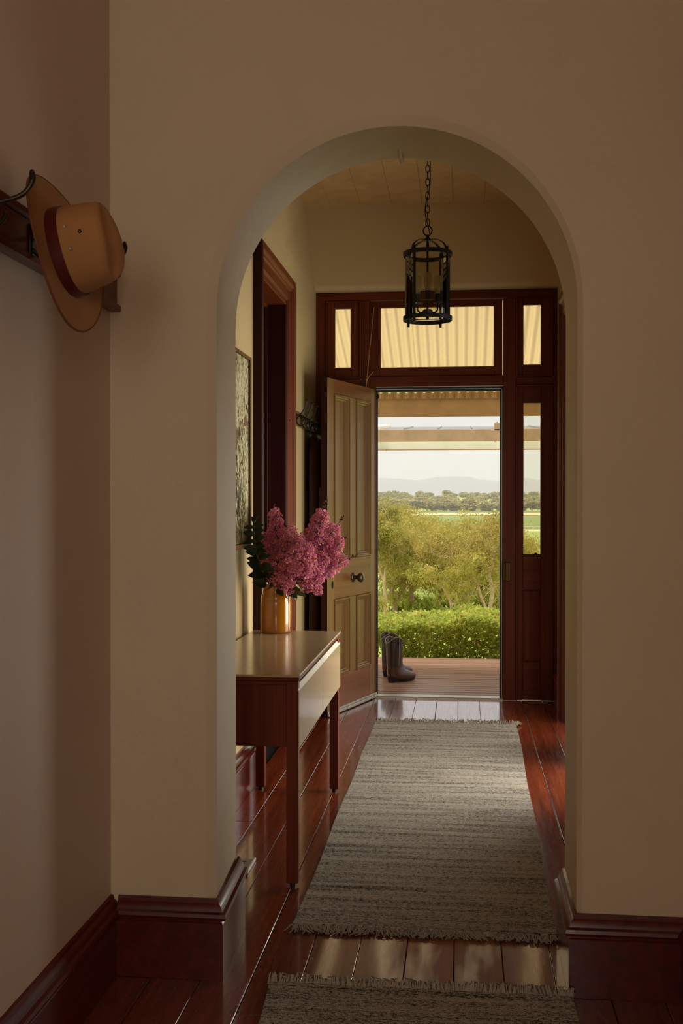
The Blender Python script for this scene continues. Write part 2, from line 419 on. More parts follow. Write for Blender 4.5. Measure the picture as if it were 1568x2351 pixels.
RY0, RY1, RN0, RN1 = 6.13, 6.79, 4.86, 5.68  # openings of the unseen doorways added for the hall fill lights
struct(MB().box(XR, .85, -3.1, 3.2, -.05, 3.5).build('wall_right', WALL)); wr = MB(); wr.box(XR, .85, 3.2, RN0, -.05, 3.5); wr.box(XR, .85, RN0, RN1, DZ, 3.5); wr.box(XR, .85, RN1, RY0, -.05, 3.5); wr.box(XR, .85, RY0, RY1, DZ, 3.5); wr.box(XR, .85, RY1, 7.62, -.05, 3.5)
struct(wr.build('wall_hall_right', HALLW))
wb = MB(); wb.box(-1.2, -.72, -3.05, -2.9, -.05, 3.5); wb.box(.08, .85, -3.05, -2.9, -.05, 3.5); wb.box(-.72, .08, -3.05, -2.9, -.05, 1.05); wb.box(-.72, .08, -3.05, -2.9, 2.5, 3.5)
struct(wb.build('wall_back', WALL))

# arch wall
ACX, AR, ASP = -.189, .503, 1.897
def outline(r, xl, xr, zs, rz=None, n=56, nleg=14):
    rz = rz or r; pts = []
    for k in range(nleg): pts.append((xl, zs * k / nleg))
    for k in range(n + 1):
        t = pi - pi * k / n; cx = (xl + xr) / 2; rx = (xr - xl) / 2
        pts.append((cx + rx * cos(t), zs + rz * sin(t)))
    for k in range(nleg - 1, -1, -1): pts.append((xr, zs * k / nleg))
    return pts
aw = MB()
ob = outline(.53, -.720, .330, ASP, .531)
inn = outline(AR, -.692, .316, ASP, .503)
bk = outline(.51, -.712, .318, 1.90, .522)
top = 3.5
rect = []
for x, z in ob:
    rect.append((min(max(x, -.720), .330), top) if z >= ASP - 1e-6 else ((XL - .1, z) if x < 0 else (XR + .1, z)))
# front face: side strips + above the arc
aw.box(XL - .1, -.720, YA0, YA1, -.05, top); aw.box(.330, XR + .1, YA0, YA1, -.05, top)
arc = [p for p in ob if p[1] >= ASP - 1e-6]
n = len(arc)
aw.add([(x, YA0, z) for x, z in arc] + [(x, YA0, top) for x, z in arc], [(i, i + 1, n + i + 1, n + i) for i in range(n - 1)])
# bead between outer and inner outline
n = len(ob)
aw.add([(x, YA0, z) for x, z in ob] + [(x, YA0 + .013, z) for x, z in inn], [(i, i + 1, n + i + 1, n + i) for i in range(n - 1)])
# back face
arcb = [p for p in bk]
aw.add([(x, YA1, z) for x, z in bk] + [((x, YA1, top) if z >= 1.9 - 1e-6 else ((-.73 if x < 0 else .34), YA1, z)) for x, z in bk], [(i, i + 1, n + i + 1, n + i) for i in range(n - 1)])
struct(aw.build('wall_arch', ARCHM))
# the curved reveal, hand-plastered
rv = MB(); rows = []
ys = [YA0 + .013, 3.07, 3.11, 3.16, 3.21, 3.26, 3.31, 3.355, 3.385, YA1]
for yi, y in enumerate(ys):
    t = (y - ys[0]) / (YA1 - ys[0]); row = []
    for i in range(n):
        x = inn[i][0] * (1 - t) + bk[i][0] * t; z = inn[i][1] * (1 - t) + bk[i][1] * t
        if 0 < yi < len(ys) - 1 and z > .3:
            w = .0035 * sin(i * .55 + y * 9) * sin(y * 21 + i * .21) + R.uniform(-.0011, .0011)
            dx, dz = ACX - x, (ASP - z if z > ASP else 0); L = math.hypot(dx, dz) or 1
            x += dx / L * w; z += dz / L * w
            ang = math.atan2(z - ASP, x - ACX)                     # bulging repair patch on the crown
            q = ((ang - 1.36) / .055) ** 2 + ((y - 3.27) / .10) ** 2
            if z > ASP: z -= .010 * math.exp(-q)
        row.append((x, y, z))
    rows.append(row)
rv.loft(rows, False, False)
struct(rv.build('trim_1', ARCHM, None, True, angle=60), 'curved plaster reveal of the archway')
# thin plastered ridge on the crown of the arch
rd = MB(); rd.tube([(-.186, 3.20, 2.424), (-.186, 3.24, 2.418), (-.186, 3.33, 2.415), (-.185, 3.40, 2.412), (-.185, 3.408, 2.414)], [.004, .0065, .0075, .008, .006], 8)
struct(rd.build('trim_2', ARCHM, None, True), 'thin plaster ridge hanging under the crown of the arch')

# ceilings
struct(MB().box(-1.2, .85, -3.1, YA0 + .1, 3.5, 3.6).build('ceiling', CEIL))
hc = sempty('ceiling_hall')
cx = XL - .1
for k in range(9):
    MB().bev(cx + .0005, cx + .208, YA1 - .02, 7.62, 3.385, 3.41, .002).build('ceiling_board', CEIL, hc); cx += .2085
MB().box(-1.2, .85, YA1 - .02, 7.62, 3.412, 3.5).build('ceiling_backing', CEIL, hc)

# wall above the front door, with its rounded lower edge
wf = MB(); prof = [(7.62, 3.45), (7.43, 3.45), (7.43, 2.845)]
for k in range(1, 9):
    a = k / 8 * pi / 2; prof.append((7.43 + .035 * (1 - cos(a)), 2.845 - .04 * sin(a)))
prof += [(7.62, 2.80)]
wf.loft([[(x, y, z) for y, z in prof] for x in (XL - .12, XR + .1)])
struct(wf.build('wall_front', HALLW, angle=40))
wg = MB(); wg.box(-3.6, -1.0, 7.48, 7.62, -.5, 3.6); wg.box(.645, 3.6, 7.48, 7.62, -.5, 3.6); wg.box(-3.6, 3.6, 7.60, 7.62, 2.80, 3.6)
struct(wg.build('wall_outside', STONE))
rfm = MB(); rfm.box(-3.6, 3.6, -3.5, 7.7, 3.62, 3.75)
struct(rfm.build('roof', plain('roof_iron', '8a8680', .5)))

# baseboards, one moulded profile swept along the walls
BP = [(0, 0), (.024, 0), (.024, .158), (.020, .163), (.020, .167), (.031, .171), (.034, .179), (.031, .188), (.022, .192), (.020, .197), (.017, .206), (.010, .212), (.008, .222), (0, .224)]
def sweep(name, path, mat, label=None):
    """path: wall line in plan; the board stands to its right"""
    rings = []
    P = [Vector(p) for p in path]
    for i, p in enumerate(P):
        def nr(a, b): d = (b - a).normalized(); return Vector((d.y, -d.x))
        ns = ([nr(P[i - 1], p)] if i else []) + ([nr(p, P[i + 1])] if i < len(P) - 1 else [])
        m = sum(ns, Vector((0, 0))); m.normalize(); k = 1 / max(.2, m.dot(ns[0]))
        rings.append([(p.x + m.x * d * k, p.y + m.y * d * k, z + .001) for d, z in BP])
    return struct(MB().loft(rings).build(name, mat, angle=35), label)
sweep('baseboard_left', [(XL, -2.9), (XL, YA0)], BASEM)
sweep('baseboard_arch_left', [(XL + .024, YA0), (-.692, YA0), (-.706, YA1)], BASEG)
sweep('baseboard_arch_right', [(.318, YA1), (.316, YA0), (.60, YA0)], BASEG)
sweep('baseboard_front_right', [(.613, YA0), (.613, -2.9)], BASEM)
sweep('baseboard_hall_left', [(XL, YA1), (XL, 5.22)], BASEG)
sweep('baseboard_hall_left_end', [(XL, 6.2), (XL, 7.49)], BASEM)
sweep('baseboard_hall_right', [(XR, 7.49), (XR, 6.92)], BASEM)
sweep('baseboard_hall_right_near', [(XR, 6.00), (XR, 5.81)], BASEM)
sweep('baseboard_hall_right_first', [(XR, 4.73), (XR, YA1)], BASEM)
fw = MB(); fw.box(.613, .645, -2.9, -2.3, 0, 3.5); fw.box(.613, .645, -1.2, YA0, 0, 3.5); fw.box(.613, .645, -2.3, -1.2, 0, 1.2); fw.box(.613, .645, -2.3, -1.2, 2.7, 3.5)
struct(fw.build('wall_front_right', WALL))

# ------------------------------------------------------------------ front door frame
fr = sempty('trim_3', (0, YD, 0), 'dark red timber frame around the front door and its lights')
X0, XA0, XA1, XO0, XO1, XB0, XB1, X1 = -.985, -.938, -.689, -.585, .283, .276, .370, .640
ZH, ZT0, ZT1, ZTOP = 2.146, 2.146, 2.222, 2.800
fy0, fy1 = YD, YD + .11
MB().bev(-1.03, XA0, fy0, fy1, 0, ZTOP, .004).build('post', TRIMW, fr)
MB().bev(XA1 + .0, -.632, fy0, fy1, 2.2, 2.745, .004).build('mullion', TRIMW, fr)
MB().bev(-.689, -.587, fy0, fy1, 0, 2.2, .004).build('post', TRIMW, fr)
MB().bev(.284, .370, fy0, fy1, 0, 2.745, .005).build('post', TRIMW, fr)
MB().bev(.619, .68, fy0, fy1, 0, ZTOP, .004).build('post', TRIMW, fr)
MB().bev(-1.02, .67, fy0 - .002, fy1, 2.745, ZTOP, .005).build('head_rail', TRIMX, fr)
MB().bev(-.688, .284, fy0 + .001, fy1, ZT0 + .004, ZT1, .005).build('transom_rail', TRIMX, fr)
MB().bev(.370, .619, fy0 + .002, fy1, 2.152, 2.206, .005).build('transom_rail', TRIMX, fr)
MB().bev(-.938, -.689, fy0 + .002, fy1, 2.152, 2.206, .005).build('transom_rail', TRIMX, fr)
# stop beads: thin dark strips that give the frame its double lines
for x in (-.933, -.694, .375, .614):
    MB().bev(x - .006, x + .006, fy0 - .006, fy0 + .006, 2.206, 2.745, .003).build('stop_bead', TRIMW, fr)
for x in (.375, .614): MB().bev(x - .006, x + .006, fy0 - .006, fy0 + .006, 0, 2.152, .003).build('stop_bead', TRIMW, fr)
for x0, x1 in ((-.938, -.689), (.370, .619)):
    for z in (2.739, 2.212): MB().bev(x0, x1, fy0 - .006, fy0 + .006, z - .006, z + .006, .003).build('stop_bead', TRIMX, fr)
MB().bev(.370, .619, fy0 - .006, fy0 + .006, 2.140, 2.152, .003).build('stop_bead', TRIMX, fr)
# screen track and sill
st = MB(); st.box(.262, .284, fy0 + .03, fy0 + .075, 0.012, ZH); st.box(-.587, .284, fy0 + .03, fy0 + .075, ZH - .03, ZH + .004); st.box(-.587, -.577, fy0 + .06, fy0 + .075, .012, ZH)
st.build('screen_track', BLACKF, fr)
sl = MB(); sl.box(.2745, .2775, fy0 + .022, fy0 + .03, .012, ZH - .012); sl.box(-.585, .2775, fy0 + .022, fy0 + .03, ZH - .016, ZH - .012); sl.box(-.585, .2855, fy0 + .010, fy0 + .016, ZH - .001, ZH + .004)
sl.build('metal_strip', SILVER, fr)
MB().bev(-.60, .288, fy0 - .004, fy0 + .10, -.03, .013, .005).build('threshold', SILVER, fr)
lk = MB(); lk.bev(.297, .337, fy0 - .012, fy0 + .004, .815, .945, .004); lk.bev(.284, .300, fy0 - .022, fy0 + .02, .822, .938, .003)
lk.build('lock_keeper', BRASS, fr)
for sx_ in (.39, .60): MB().sphere((sx_ - .02 if sx_ < .5 else sx_ + .012, fy0 - .004, 2.146), .006, 1).build('stud', BRASS, fr)
for sx_ in (.494,): MB().sphere((sx_, fy0 - .001, 2.178), .004, 1).build('stud', BRASS, fr)

def sash(name, x0, x1, z0, z1, gx0, gx1, gz0, gz1, label, y=YD + .012, extra=None):
    s = sempty(name, ((x0 + x1) / 2, y, z0), label); d = .034
    for a, b in ((x0 + .003, gx0), (gx1, x1 - .003)): MB().bev(a, b, y, y + d, z0 + .003, z1 - .003, .003).build('stile', TRIMW, s)
    MB().bev(gx0, gx1, y, y + d, gz1, z1 - .003, .003).build('rail', TRIMX, s)
    MB().bev(gx0, gx1, y, y + d, z0 + .003, gz0, .003).build('rail', TRIMX, s)
    b = MB(); t = .006; yy = y - .001
    b.box(gx0, gx0 + t, yy, yy + .014, gz0, gz1); b.box(gx1 - t, gx1, yy, yy + .014, gz0, gz1); b.box(gx0 + t, gx1 - t, yy, yy + .014, gz0, gz0 + t); b.box(gx0 + t, gx1 - t, yy, yy + .014, gz1 - t, gz1)
    b.build('glazing_bead', plain('putty_bead', '6b4a1a', .5), s)
    MB().box(gx0, gx1, y + .018, y + .021, gz0, gz1).build('pane', PANE, s)
    return s
sash('window_1', -.940, -.687, 2.204, 2.747, -.876, -.758, 2.281, 2.698, 'narrow fanlight left of the front door head')
w2 = sash('window_2', -.634, .281, 2.220, 2.744, -.560, .224, 2.277, 2.698, 'wide hopper fanlight above the front door')
sash('window_3', .368, .621, 2.204, 2.747, .414, .541, 2.284, 2.700, 'narrow fanlight right of the front door head')
# thin pale edge of the ajar hopper sash
# pull cord on two screw eyes
def eye_bm(x, z):
    m = MB(); m.tube([(x, YD + .014, z), (x, YD - .012, z)], .0022, 6)
    m.tube([(x + .008 * cos(a), YD - .018, z + .008 * sin(a)) for a in [k * pi / 6 for k in range(12)]], .0025, 6, closed=True); return m
eye_bm(-.598, 2.700).build('screw_eye', BRASS, w2, True); eye_bm(-.602, 2.258).build('screw_eye', BRASS, w2, True)
cdm = MB(); cdm.tube([(-.598, YD - .02, 2.695), (-.612, YD - .022, 2.55), (-.632, YD - .024, 2.36), (-.645, YD - .026, 2.205), (-.652, YD - .026, 2.15), (-.654, YD - .026, 2.06)], .0028, 6)
cdm.tube([(-.602, YD - .02, 2.254), (-.625, YD - .024, 2.225), (-.646, YD - .026, 2.198)], .0028, 6)
cdm.tube([(-.645, YD - .026, 2.205), (-.648, YD - .026, 2.185)], .006, 6)
cdm.build('pull_cord', ROPE, w2, True)
def sidelight(name, x0, x1, sgn, label):
    y = YD + .012; s = sempty(name, ((x0 + x1) / 2, y, 0), label); d = .034
    g0, g1 = x0 + .050, x1 - .082 if sgn > 0 else x1 - .05
    if sgn < 0: g0 = x0 + .06
    MB().bev(x0, g0, y, y + d, .002, 2.154, .003).build('stile', TRIMW, s); MB().bev(g1, x1, y, y + d, .002, 2.154, .003).build('stile', TRIMW, s)
    for z0, z1 in ((2.03, 2.154), (.755, .998), (.004, .266)): MB().bev(g0, g1, y, y + d, z0, z1, .003).build('rail', TRIMX, s)
    MB().box(g0, g1, y + .016, y + .026, .266, .755).build('panel', TRIMW, s)
    fb = MB()
    for (a, b, c, dd) in ((g0, g0 + .007, .266, .755), (g1 - .007, g1, .266, .755), (g0, g1, .266, .273), (g0, g1, .748, .755)): fb.bev(a, b, y + .004, y + .018, c, dd, .003)
    fb.build('panel_moulding', TRIMW, s)
    MB().box(g0, g1, y + .018, y + .021, .998, 2.03).build('pane', PANE, s)
    pm = MB(); pm.box(g0, g0 + .003, y + .012, y + .024, .998, 2.03); pm.box(g1 - .003, g1, y + .012, y + .024, .998, 2.03); pm.box(g0, g1, y + .012, y + .024, 2.027, 2.03)
    pm.build('putty', plain('pale_putty', 'cfc6ae', .7), s)
    if sgn > 0: MB().sphere((g0 + .085, y + .005, 1.0), .012, 2, (1, .6, .8)).build('latch', IRON, s)
    return s
sidelight('window_4', .369, .620, 1, 'tall narrow sidelight right of the front door')
sidelight('window_5', -.939, -.688, -1, 'tall narrow sidelight behind the open front door')

# ------------------------------------------------------------------ front door leaf, swung open into the hall
DW, DT, DHT = .790, .044, 2.135
HINGE = Vector((-.833, 6.772, 0)) + Vector((.313, .950, 0)) * DW
dr = sempty('door_1', (0, 0, 0), 'open four-panel timber front door with a round centre knob')
# local: x = distance from the free edge, y = 0 on the street face (towards -y), z up
def leaf(): return MB()
dm = dict(parent=dr, world=False)
st_ = [(0, .098), (.341, .447), (.691, DW)]
for a, b in (st_[0], st_[2]): leaf().bev(a, b, 0, DT, .012, DHT, .003).build('stile', DOORM, **dm)
for z0, z1 in ((.24, .735), (.99, 2.04)): leaf().bev(.341, .447, 0, DT, z0, z1, .003).build('stile', DOORM, **dm)
for z0, z1 in ((.012, .24), (.735, .99), (2.04, DHT)): leaf().bev(.098, .691, 0, DT, z0, z1, .003).build('rail', DOORX, **dm)
for x0, x1 in ((.098, .341), (.447, .691)):
    for z0, z1 in ((.24, .735), (.99, 2.04)):
        leaf().box(x0 - .004, x1 + .004, .022, .032, z0 - .004, z1 + .004).build('panel', DOORM, **dm)
        mo = MB(); prof = [(0, .000), (.002, -.008), (.010, -.008), (.012, -.001), (.020, .002), (.024, .010), (.034, .013), (.038, .022), (0, .022)]
        rings = []
        for cxx, czz, sx2, sz2 in ((x0, z0, 1, 1), (x1, z0, -1, 1), (x1, z1, -1, -1), (x0, z1, 1, -1), (x0, z0, 1, 1)):
            rings.append([(cxx + sx2 * d, yy, czz + sz2 * d) for d, yy in prof])
        mo.loft(rings, False); mo.build('panel_moulding', DOORM, **dm)
leaf().bev(-.0035, -.0002, .001, DT, .012, DHT, .001).build('edge_strip', SHADEVARNW, **dm)
kb = MB(); kM = Matrix.Rotation(pi / 2, 4, 'X')
kb.lathe([(0, -.001), (.031, -.001), (.033, .004), (.030, .008), (.016, .012), (.012, .02), (.013, .028), (.022, .036), (.030, .046), (.032, .056), (.028, .066), (.018, .072), (0, .074)], (.398, -.001, .858), 28, M=kM)
kb.build('door_knob', KNOBM, smooth=True, **dm)
kh = MB(); kh.tube([(.071 + .008 * cos(a), -.002, .829 + .022 * sin(a)) for a in [k * pi / 8 for k in range(16)]], .0025, 6, closed=True); kh.box(.069, .073, -.003, .001, .815, .843)
kh.build('keyhole', IRON, **dm)
ws = MB(); ws.bev(-.001, DW, -.012, .002, .005, .022, .002); ws.bev(0, DW, -.006, .002, .022, .036, .002); ws.build('weather_strip', SILVER, **dm)
hg = MB()
for z in (.3, 1.1, 1.85): hg.tube([(DW + .004, DT * .5, z - .05), (DW + .004, DT * .5, z + .05)], .006, 8)
hg.build('hinge', BRASS, **dm)
# closer wheel at the top hinge corner
cw = MB(); cw.tube([(DW + .012, .0 + .014 * cos(a), 2.085 + .016 * sin(a)) for a in [k * pi / 6 for k in range(12)]], .004, 6, closed=True); cw.tube([(DW + .012, -.014, 2.085), (DW + .012, .014, 2.085)], .003, 6); cw.build('top_catch', IRON, **dm)
dr.matrix_world = Matrix.Translation((-.833, 6.772, 0)) @ Matrix.Rotation(math.atan2(.950, .313), 4, 'Z')

# ------------------------------------------------------------------ side doorway in the left wall
d2 = sempty('door_2', (XL, 5.7, 0), 'deep timber doorway in the left wall of the hall')
MB().bev(-1.2, -.985, DY0 - .001, DY0 + .03, 0, DZ, .003).build('jamb', SHADEVARNW, d2)
MB().bev(-1.2, -.985, DY1 - .03, DY1 + .001, 0, DZ, .003).build('jamb', SHADEVARNW, d2)
MB().bev(-1.2, -.985, DY0, DY1, DZ - .03, DZ + .002, .003).build('jamb_head', TRIMX, d2)
MB().bev(-1.12, -1.09, DY0 + .03, DY0 + .042, 0, DZ - .03, .002).build('door_stop', SHADEVARNW, d2)
MB().bev(-1.12, -1.09, DY1 - .042, DY1 - .03, 0, DZ - .03, .002).build('door_stop', SHADEVARNW, d2)
MB().bev(-1.12, -1.09, DY0 + .03, DY1 - .03, DZ - .045, DZ - .03, .002).build('door_stop', TRIMX, d2)
lf = MB(); lf.bev(-1.165, -1.125, DY0 + .033, DY1 - .033, .01, DZ - .034, .003); lf.build('leaf', SHADEVARNW, d2)
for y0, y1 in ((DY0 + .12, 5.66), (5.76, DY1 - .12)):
    for z0, z1 in ((.25, .95), (1.15, 2.3)): MB().bev(-1.130, -1.118, y0, y1, z0, z1, .008).build('leaf_panel', SHADEVARNW, d2)
AP = [(.018, 0), (.022, .012), (.026, .016), (.026, .062), (.034, .070), (.034, .078), (.042, .088), (.048, .100), (.048, .125), (.044, .130), (0, .130), (0, 0)]
def arch_leg(y, sgn):
    m = MB(); m.loft([[(XL + d, y + sgn * w, z) for d, w in AP] for z in (0, DZ)]); return m
# mitred architrave as three parts
def mitre(p0, p1, kind):
    m = MB(); rings = []
    if kind == 'L': rings = [[(XL + d, DY0 + .006 - w, 0) for d, w in AP], [(XL + d, DY0 + .006 - w, DZ - .006 + w) for d, w in AP]]
    if kind == 'R': rings = [[(XL + d, DY1 - .006 + w, 0) for d, w in AP], [(XL + d, DY1 - .006 + w, DZ - .006 + w) for d, w in AP]]
    if kind == 'T': rings = [[(XL + d, DY0 + .006 - w, DZ - .006 + w) for d, w in AP], [(XL + d, DY1 - .006 + w, DZ - .006 + w) for d, w in AP]]
    return m.loft(rings)
mitre(0, 0, 'L').build('architrave', SHADEVARNW, d2, angle=30)  # left leg takes the shade-darkened copy of the trim timber
mitre(0, 0, 'R').build('architrave', TRIMW, d2, angle=30)
TRIMY = wood('red_trim_timber_along', '46180a', '7a3a14', 'Y', .4, .0)
mitre(0, 0, 'T').build('architrave', TRIMY, d2, angle=30)

for dn, RA, RB, dl in (('added_door_3', RY0, RY1, 'unseen narrow doorway added in the right wall for fill light by the front door'), ('added_door_4', RN0, RN1, 'unseen timber doorway added in the right wall for fill light past the archway')):
    d3 = sempty(dn, (XR, (RA + RB) / 2, 0), dl)  # unseen doorway added around a hall fill light
    for y0, y1 in ((RA - .001, RA + .03), (RB - .03, RB + .001)): MB().bev(.63, .85, y0, y1, 0, DZ, .003).build('jamb', TRIMW, d3)
    MB().bev(.63, .85, RA, RB, DZ - .03, DZ + .002, .003).build('jamb_head', TRIMX, d3)
    for sg, yy in ((-1, RA + .006), (1, RB - .006)): MB().loft([[(XR - d, yy + sg * w, 0) for d, w in AP], [(XR - d, yy + sg * w, DZ - .006 + w) for d, w in AP]]).build('architrave', TRIMW, d3, angle=30)
    MB().loft([[(XR - d, RA + .006 - w, DZ - .006 + w) for d, w in AP], [(XR - d, RB - .006 + w, DZ - .006 + w) for d, w in AP]]).build('architrave', TRIMY, d3, angle=30)

# ================================================================== runner rugs
def rug(name, x0a, x1a, y0, x0b, x1b, y1, label, fringe_near=True, fringe_far=True, th=.011):
    t = thing(name, label, 'rug', ((x0a + x1a) / 2, y0, 0)); nx, ny = 26, max(30, int((y1 - y0) * 22)); v = []; rr = random.Random(name)
    for j in range(ny + 1):
        w = j / ny; y = y0 + (y1 - y0) * w; a = x0a + (x0b - x0a) * w + .003 * sin(y * 5.1); b = x1a + (x1b - x1a) * w + .003 * sin(y * 4.3 + 1)
        for i in range(nx + 1):
            u = i / nx; z = th + .0012 * sin(y * 17 + u * 3) * sin(u * 5 + y * 3)
            e = min(w, 1 - w) * (y1 - y0)
            z += .006 * math.exp(-(e / .03) ** 2)
            v.append((a + (b - a) * u, y + .006 * sin(u * 7) * (1 if j in (0, ny) else 0), z))
    nv = len(v); v2 = [(p[0], p[1], .0015) for p in v]; f = []
    N = nx + 1
    for j in range(ny):
        for i in range(nx): f.append((j * N + i, j * N + i + 1, (j + 1) * N + i + 1, (j + 1) * N + i))
    for j in range(ny):
        for i in (0, nx): a, b = j * N + i, (j + 1) * N + i; f.append((a, b, nv + b, nv + a))
    for i in range(nx):
        for j in (0, ny): a, b = j * N + i, j * N + i + 1; f.append((a, b, nv + b, nv + a))
    m = MB(); m.add(v + v2, f); m.build('woven_field', RUG, t, True)
    for on, y, xa, xb, sg in ((fringe_near, y0, x0a, x1a, -1), (fringe_far, y1, x0b, x1b, 1)):
        if not on: continue
        m = MB(); k = 300
        for i in range(k):
            x = xa - .004 + (xb - xa + .008) * (i + rr.random()) / k; L = rr.uniform(.022, .05); s = rr.uniform(-.028, .028) + .012 * sin(x * 23)
            h = rr.uniform(.004, .016) if sg < 0 else rr.uniform(.012, .034); cz = rr.uniform(.004, .010)
            m.tube([(x, y - sg * .004, .008 + cz * .4), (x + s * .3, y + sg * L * .35, h + .004), (x + s * .7, y + sg * L * .75, h * .7 + .003), (x + s * 1.2, y + sg * L, .003 + h * rr.uniform(0, .6))], [.0024, .0024, .0021, .0014], 4)
        o = m.build('fringe', FRINGE, t, True); o['kind'] = 'stuff'
    return t
rug('runner_rug', -.528, .296, 3.405, -.523, .334, 6.63, 'long flat grey-beige woven runner through the archway to the front door')
rug('runner_rug', -.40, .36, .45, -.532, .298, 2.985, 'nearer brown-beige woven runner cut off at the bottom edge of the photo')

# ================================================================== console table
tb = thing('console_table', 'narrow dark timber console table with cream top and two cream drawers', 'table', (-.775, 4.42, 0))
TX0, TX1, TY0, TY1, TZ = -.978, -.567, 3.762, 5.075, .747
MB().bev(TX0, TX1 + .006, TY0 - .003, TY1 + .003, TZ - .009, TZ, .002).build('top', CREAM, tb)
MB().bev(TX0 + .002, TX1 + .004, TY0, TY1, TZ - .022, TZ - .0095, .002).build('top_edge', TABX, tb)
for lx, ly in ((TX1 - .043, TY0 + .003), (TX1 - .043, TY1 - .045), (TX0 + .02, TY0 + .003), (TX0 + .02, TY1 - .045)):
    l = MB().bev(lx, lx + .042, ly, ly + .042, .014, TZ - .022, .003).build('leg', TABW, tb)
    MB().lathe([(0, 0), (.011, 0), (.011, .015), (0, .015)], (lx + .021, ly + .021, 0), 14).build('leveller', BLACKF, l)
for ly in (TY0 + .012, TY1 - .03):
    MB().bev(TX0 + .062, TX1 - .042, ly, ly + .018, .492, TZ - .036, .001).build('side_panel', TABW, tb)
    MB().bev(TX0 + .062, TX1 - .042, ly - .009, ly + .02, TZ - .036, TZ - .0225, .002).build('side_rail', TABX, tb)
MB().box(TX0 + .06, TX1 - .02, TY0 + .03, TY1 - .03, .494, .505).build('bottom_board', TABX, tb)
MB().box(TX0 + .03, TX0 + .045, TY0 + .045, TY1 - .045, .494, .72).build('back_board', TABX, tb)
MB().bev(TX1 - .036, TX1 - .012, TY0 + .045, TY1 - .045, .709, TZ - .0225, .002).build('front_rail', CREAM, tb)
ymid = 4.43
for y0, y1 in ((TY0 + .004, ymid - .0015), (ymid + .0015, TY1 - .004)):
    # front slab that covers the legs, bevelled finger pull along its top
    d = MB(); d.loft([[(TX1 - .0005, y, .490), (TX1 + .0035, y, .490), (TX1 + .0035, y, .690), (TX1 - .0005, y, .690)] for y in (y0, y1)])
    dd = d.build('drawer', CREAM, tb)
    MB().loft([[(TX1 - .0005, y, .6905), (TX1 + .0034, y, .6905), (TX1 - .0080, y, .706), (TX1 - .0110, y, .706)] for y in (y0 + .001, y1 - .001)]).build('finger_pull', plain('white_edge', 'e6dcc8', .3), dd)
    MB().box(TX1 - .35, TX1 - .004, y0 + .05, y1 - .05, .51, .66).build('drawer_box', TABX, dd)

# ================================================================== vase and crepe myrtle
vx, vy, vz = -.857, 5.0, TZ + .0005
vs_ = thing('ceramic_jar', 'mustard-yellow glazed stoneware jar on the console table', 'vase', (vx, vy, vz))
vm = MB(); prof = [(0, .003), (.062, .0), (.0695, .004), (.0715, .012), (.0718, .06), (.0715, .135), (.0705, .143), (.0700, .150), (.0712, .152), (.0685, .168), (.0635, .184), (.0625, .196), (.0628, .218), (.0645, .224), (.0640, .229), (.0600, .229), (.0580, .222), (.0575, .18), (.064, .14), (.065, .02), (0, .018)]
vm.lathe(prof, (vx, vy, vz), 56); vm.build('body', MUSTARD, vs_, True, angle=50)

def blossom_mesh(seed):
    rr = random.Random(seed); m = MB()
    for k in range(6):
        a = 2 * pi * k / 6 + rr.uniform(-.25, .25); up = rr.uniform(-.1, .5); r0, r1 = .0035, .0155 * rr.uniform(.8, 1.15); w = .0062
        d = Vector((cos(a), sin(a), up)).normalized(); t = Vector((-sin(a), cos(a), 0)); b = d.cross(t)
        pts = []
        for u, ww in ((0, .12), (.45, .3), (.7, 1.), (1., .75)):
            p = d * (r0 + (r1 - r0) * u)
            for s in (-1, -.35, .35, 1): pts.append(p + t * (s * w * ww) + b * rr.uniform(-.003, .003) * u * 1.3)
        m.add(pts, [(i * 4 + j, i * 4 + j + 1, i * 4 + j + 5, i * 4 + j + 4) for i in range(3) for j in range(3)], 0)
    m.sphere((0, 0, .004), .0040, 1, mi=1)
    me = m.build('blossom', [PETAL, STAMEN], None)
    return me
protos = [blossom_mesh(s) for s in range(4)]
for i, p in enumerate(protos):
    if i % 2: p.data.materials[0] = PETAL2
    COL.objects.unlink(p)
bp = MB(); bp.sphere((0, 0, 0), .0052, 1); budp = bp.build('bud', BUDM); COL.objects.unlink(budp)
def leaf_obj(mat, L, Wd, seed, fold=.25, curl=.25):
    rr = random.Random(seed); m = MB(); n = 7; rings = []
    for i in range(n + 1):
        u = i / n; w = Wd * (sin(pi * min(1, u * .93 + .05)) ** .8) * (1 - .15 * u) if 0 < i < n else Wd * .05
        z = -curl * L * u * u
        rings.append([(L * u, -w, z + fold * w), (L * u, 0, z), (L * u, w, z + fold * w)])
    m.loft(rings, False, False); vsn = list(m.v); k = len(vsn)
    m.add([(x, y, z - .0008) for x, y, z in vsn], [tuple(reversed(f)) for f in list(m.f)])
    o = m.build('leaf', mat, None, True); COL.objects.unlink(o); return o
LEAFP = [leaf_obj(DKLEAF, .060, .019, 1), leaf_obj(DKLEAF, .052, .021, 2, .35, .45), leaf_obj(GRLEAF, .058, .017, 3, .3, .8)]
def frame(dirv, roll=0):
    q = Vector(dirv).to_track_quat('X', 'Z').to_matrix().to_4x4(); return q @ Matrix.Rotation(roll, 4, 'X')
MOUTH = Vector((vx, vy, vz + .222))
FB = 'flowering crepe myrtle branches in the mustard jar'
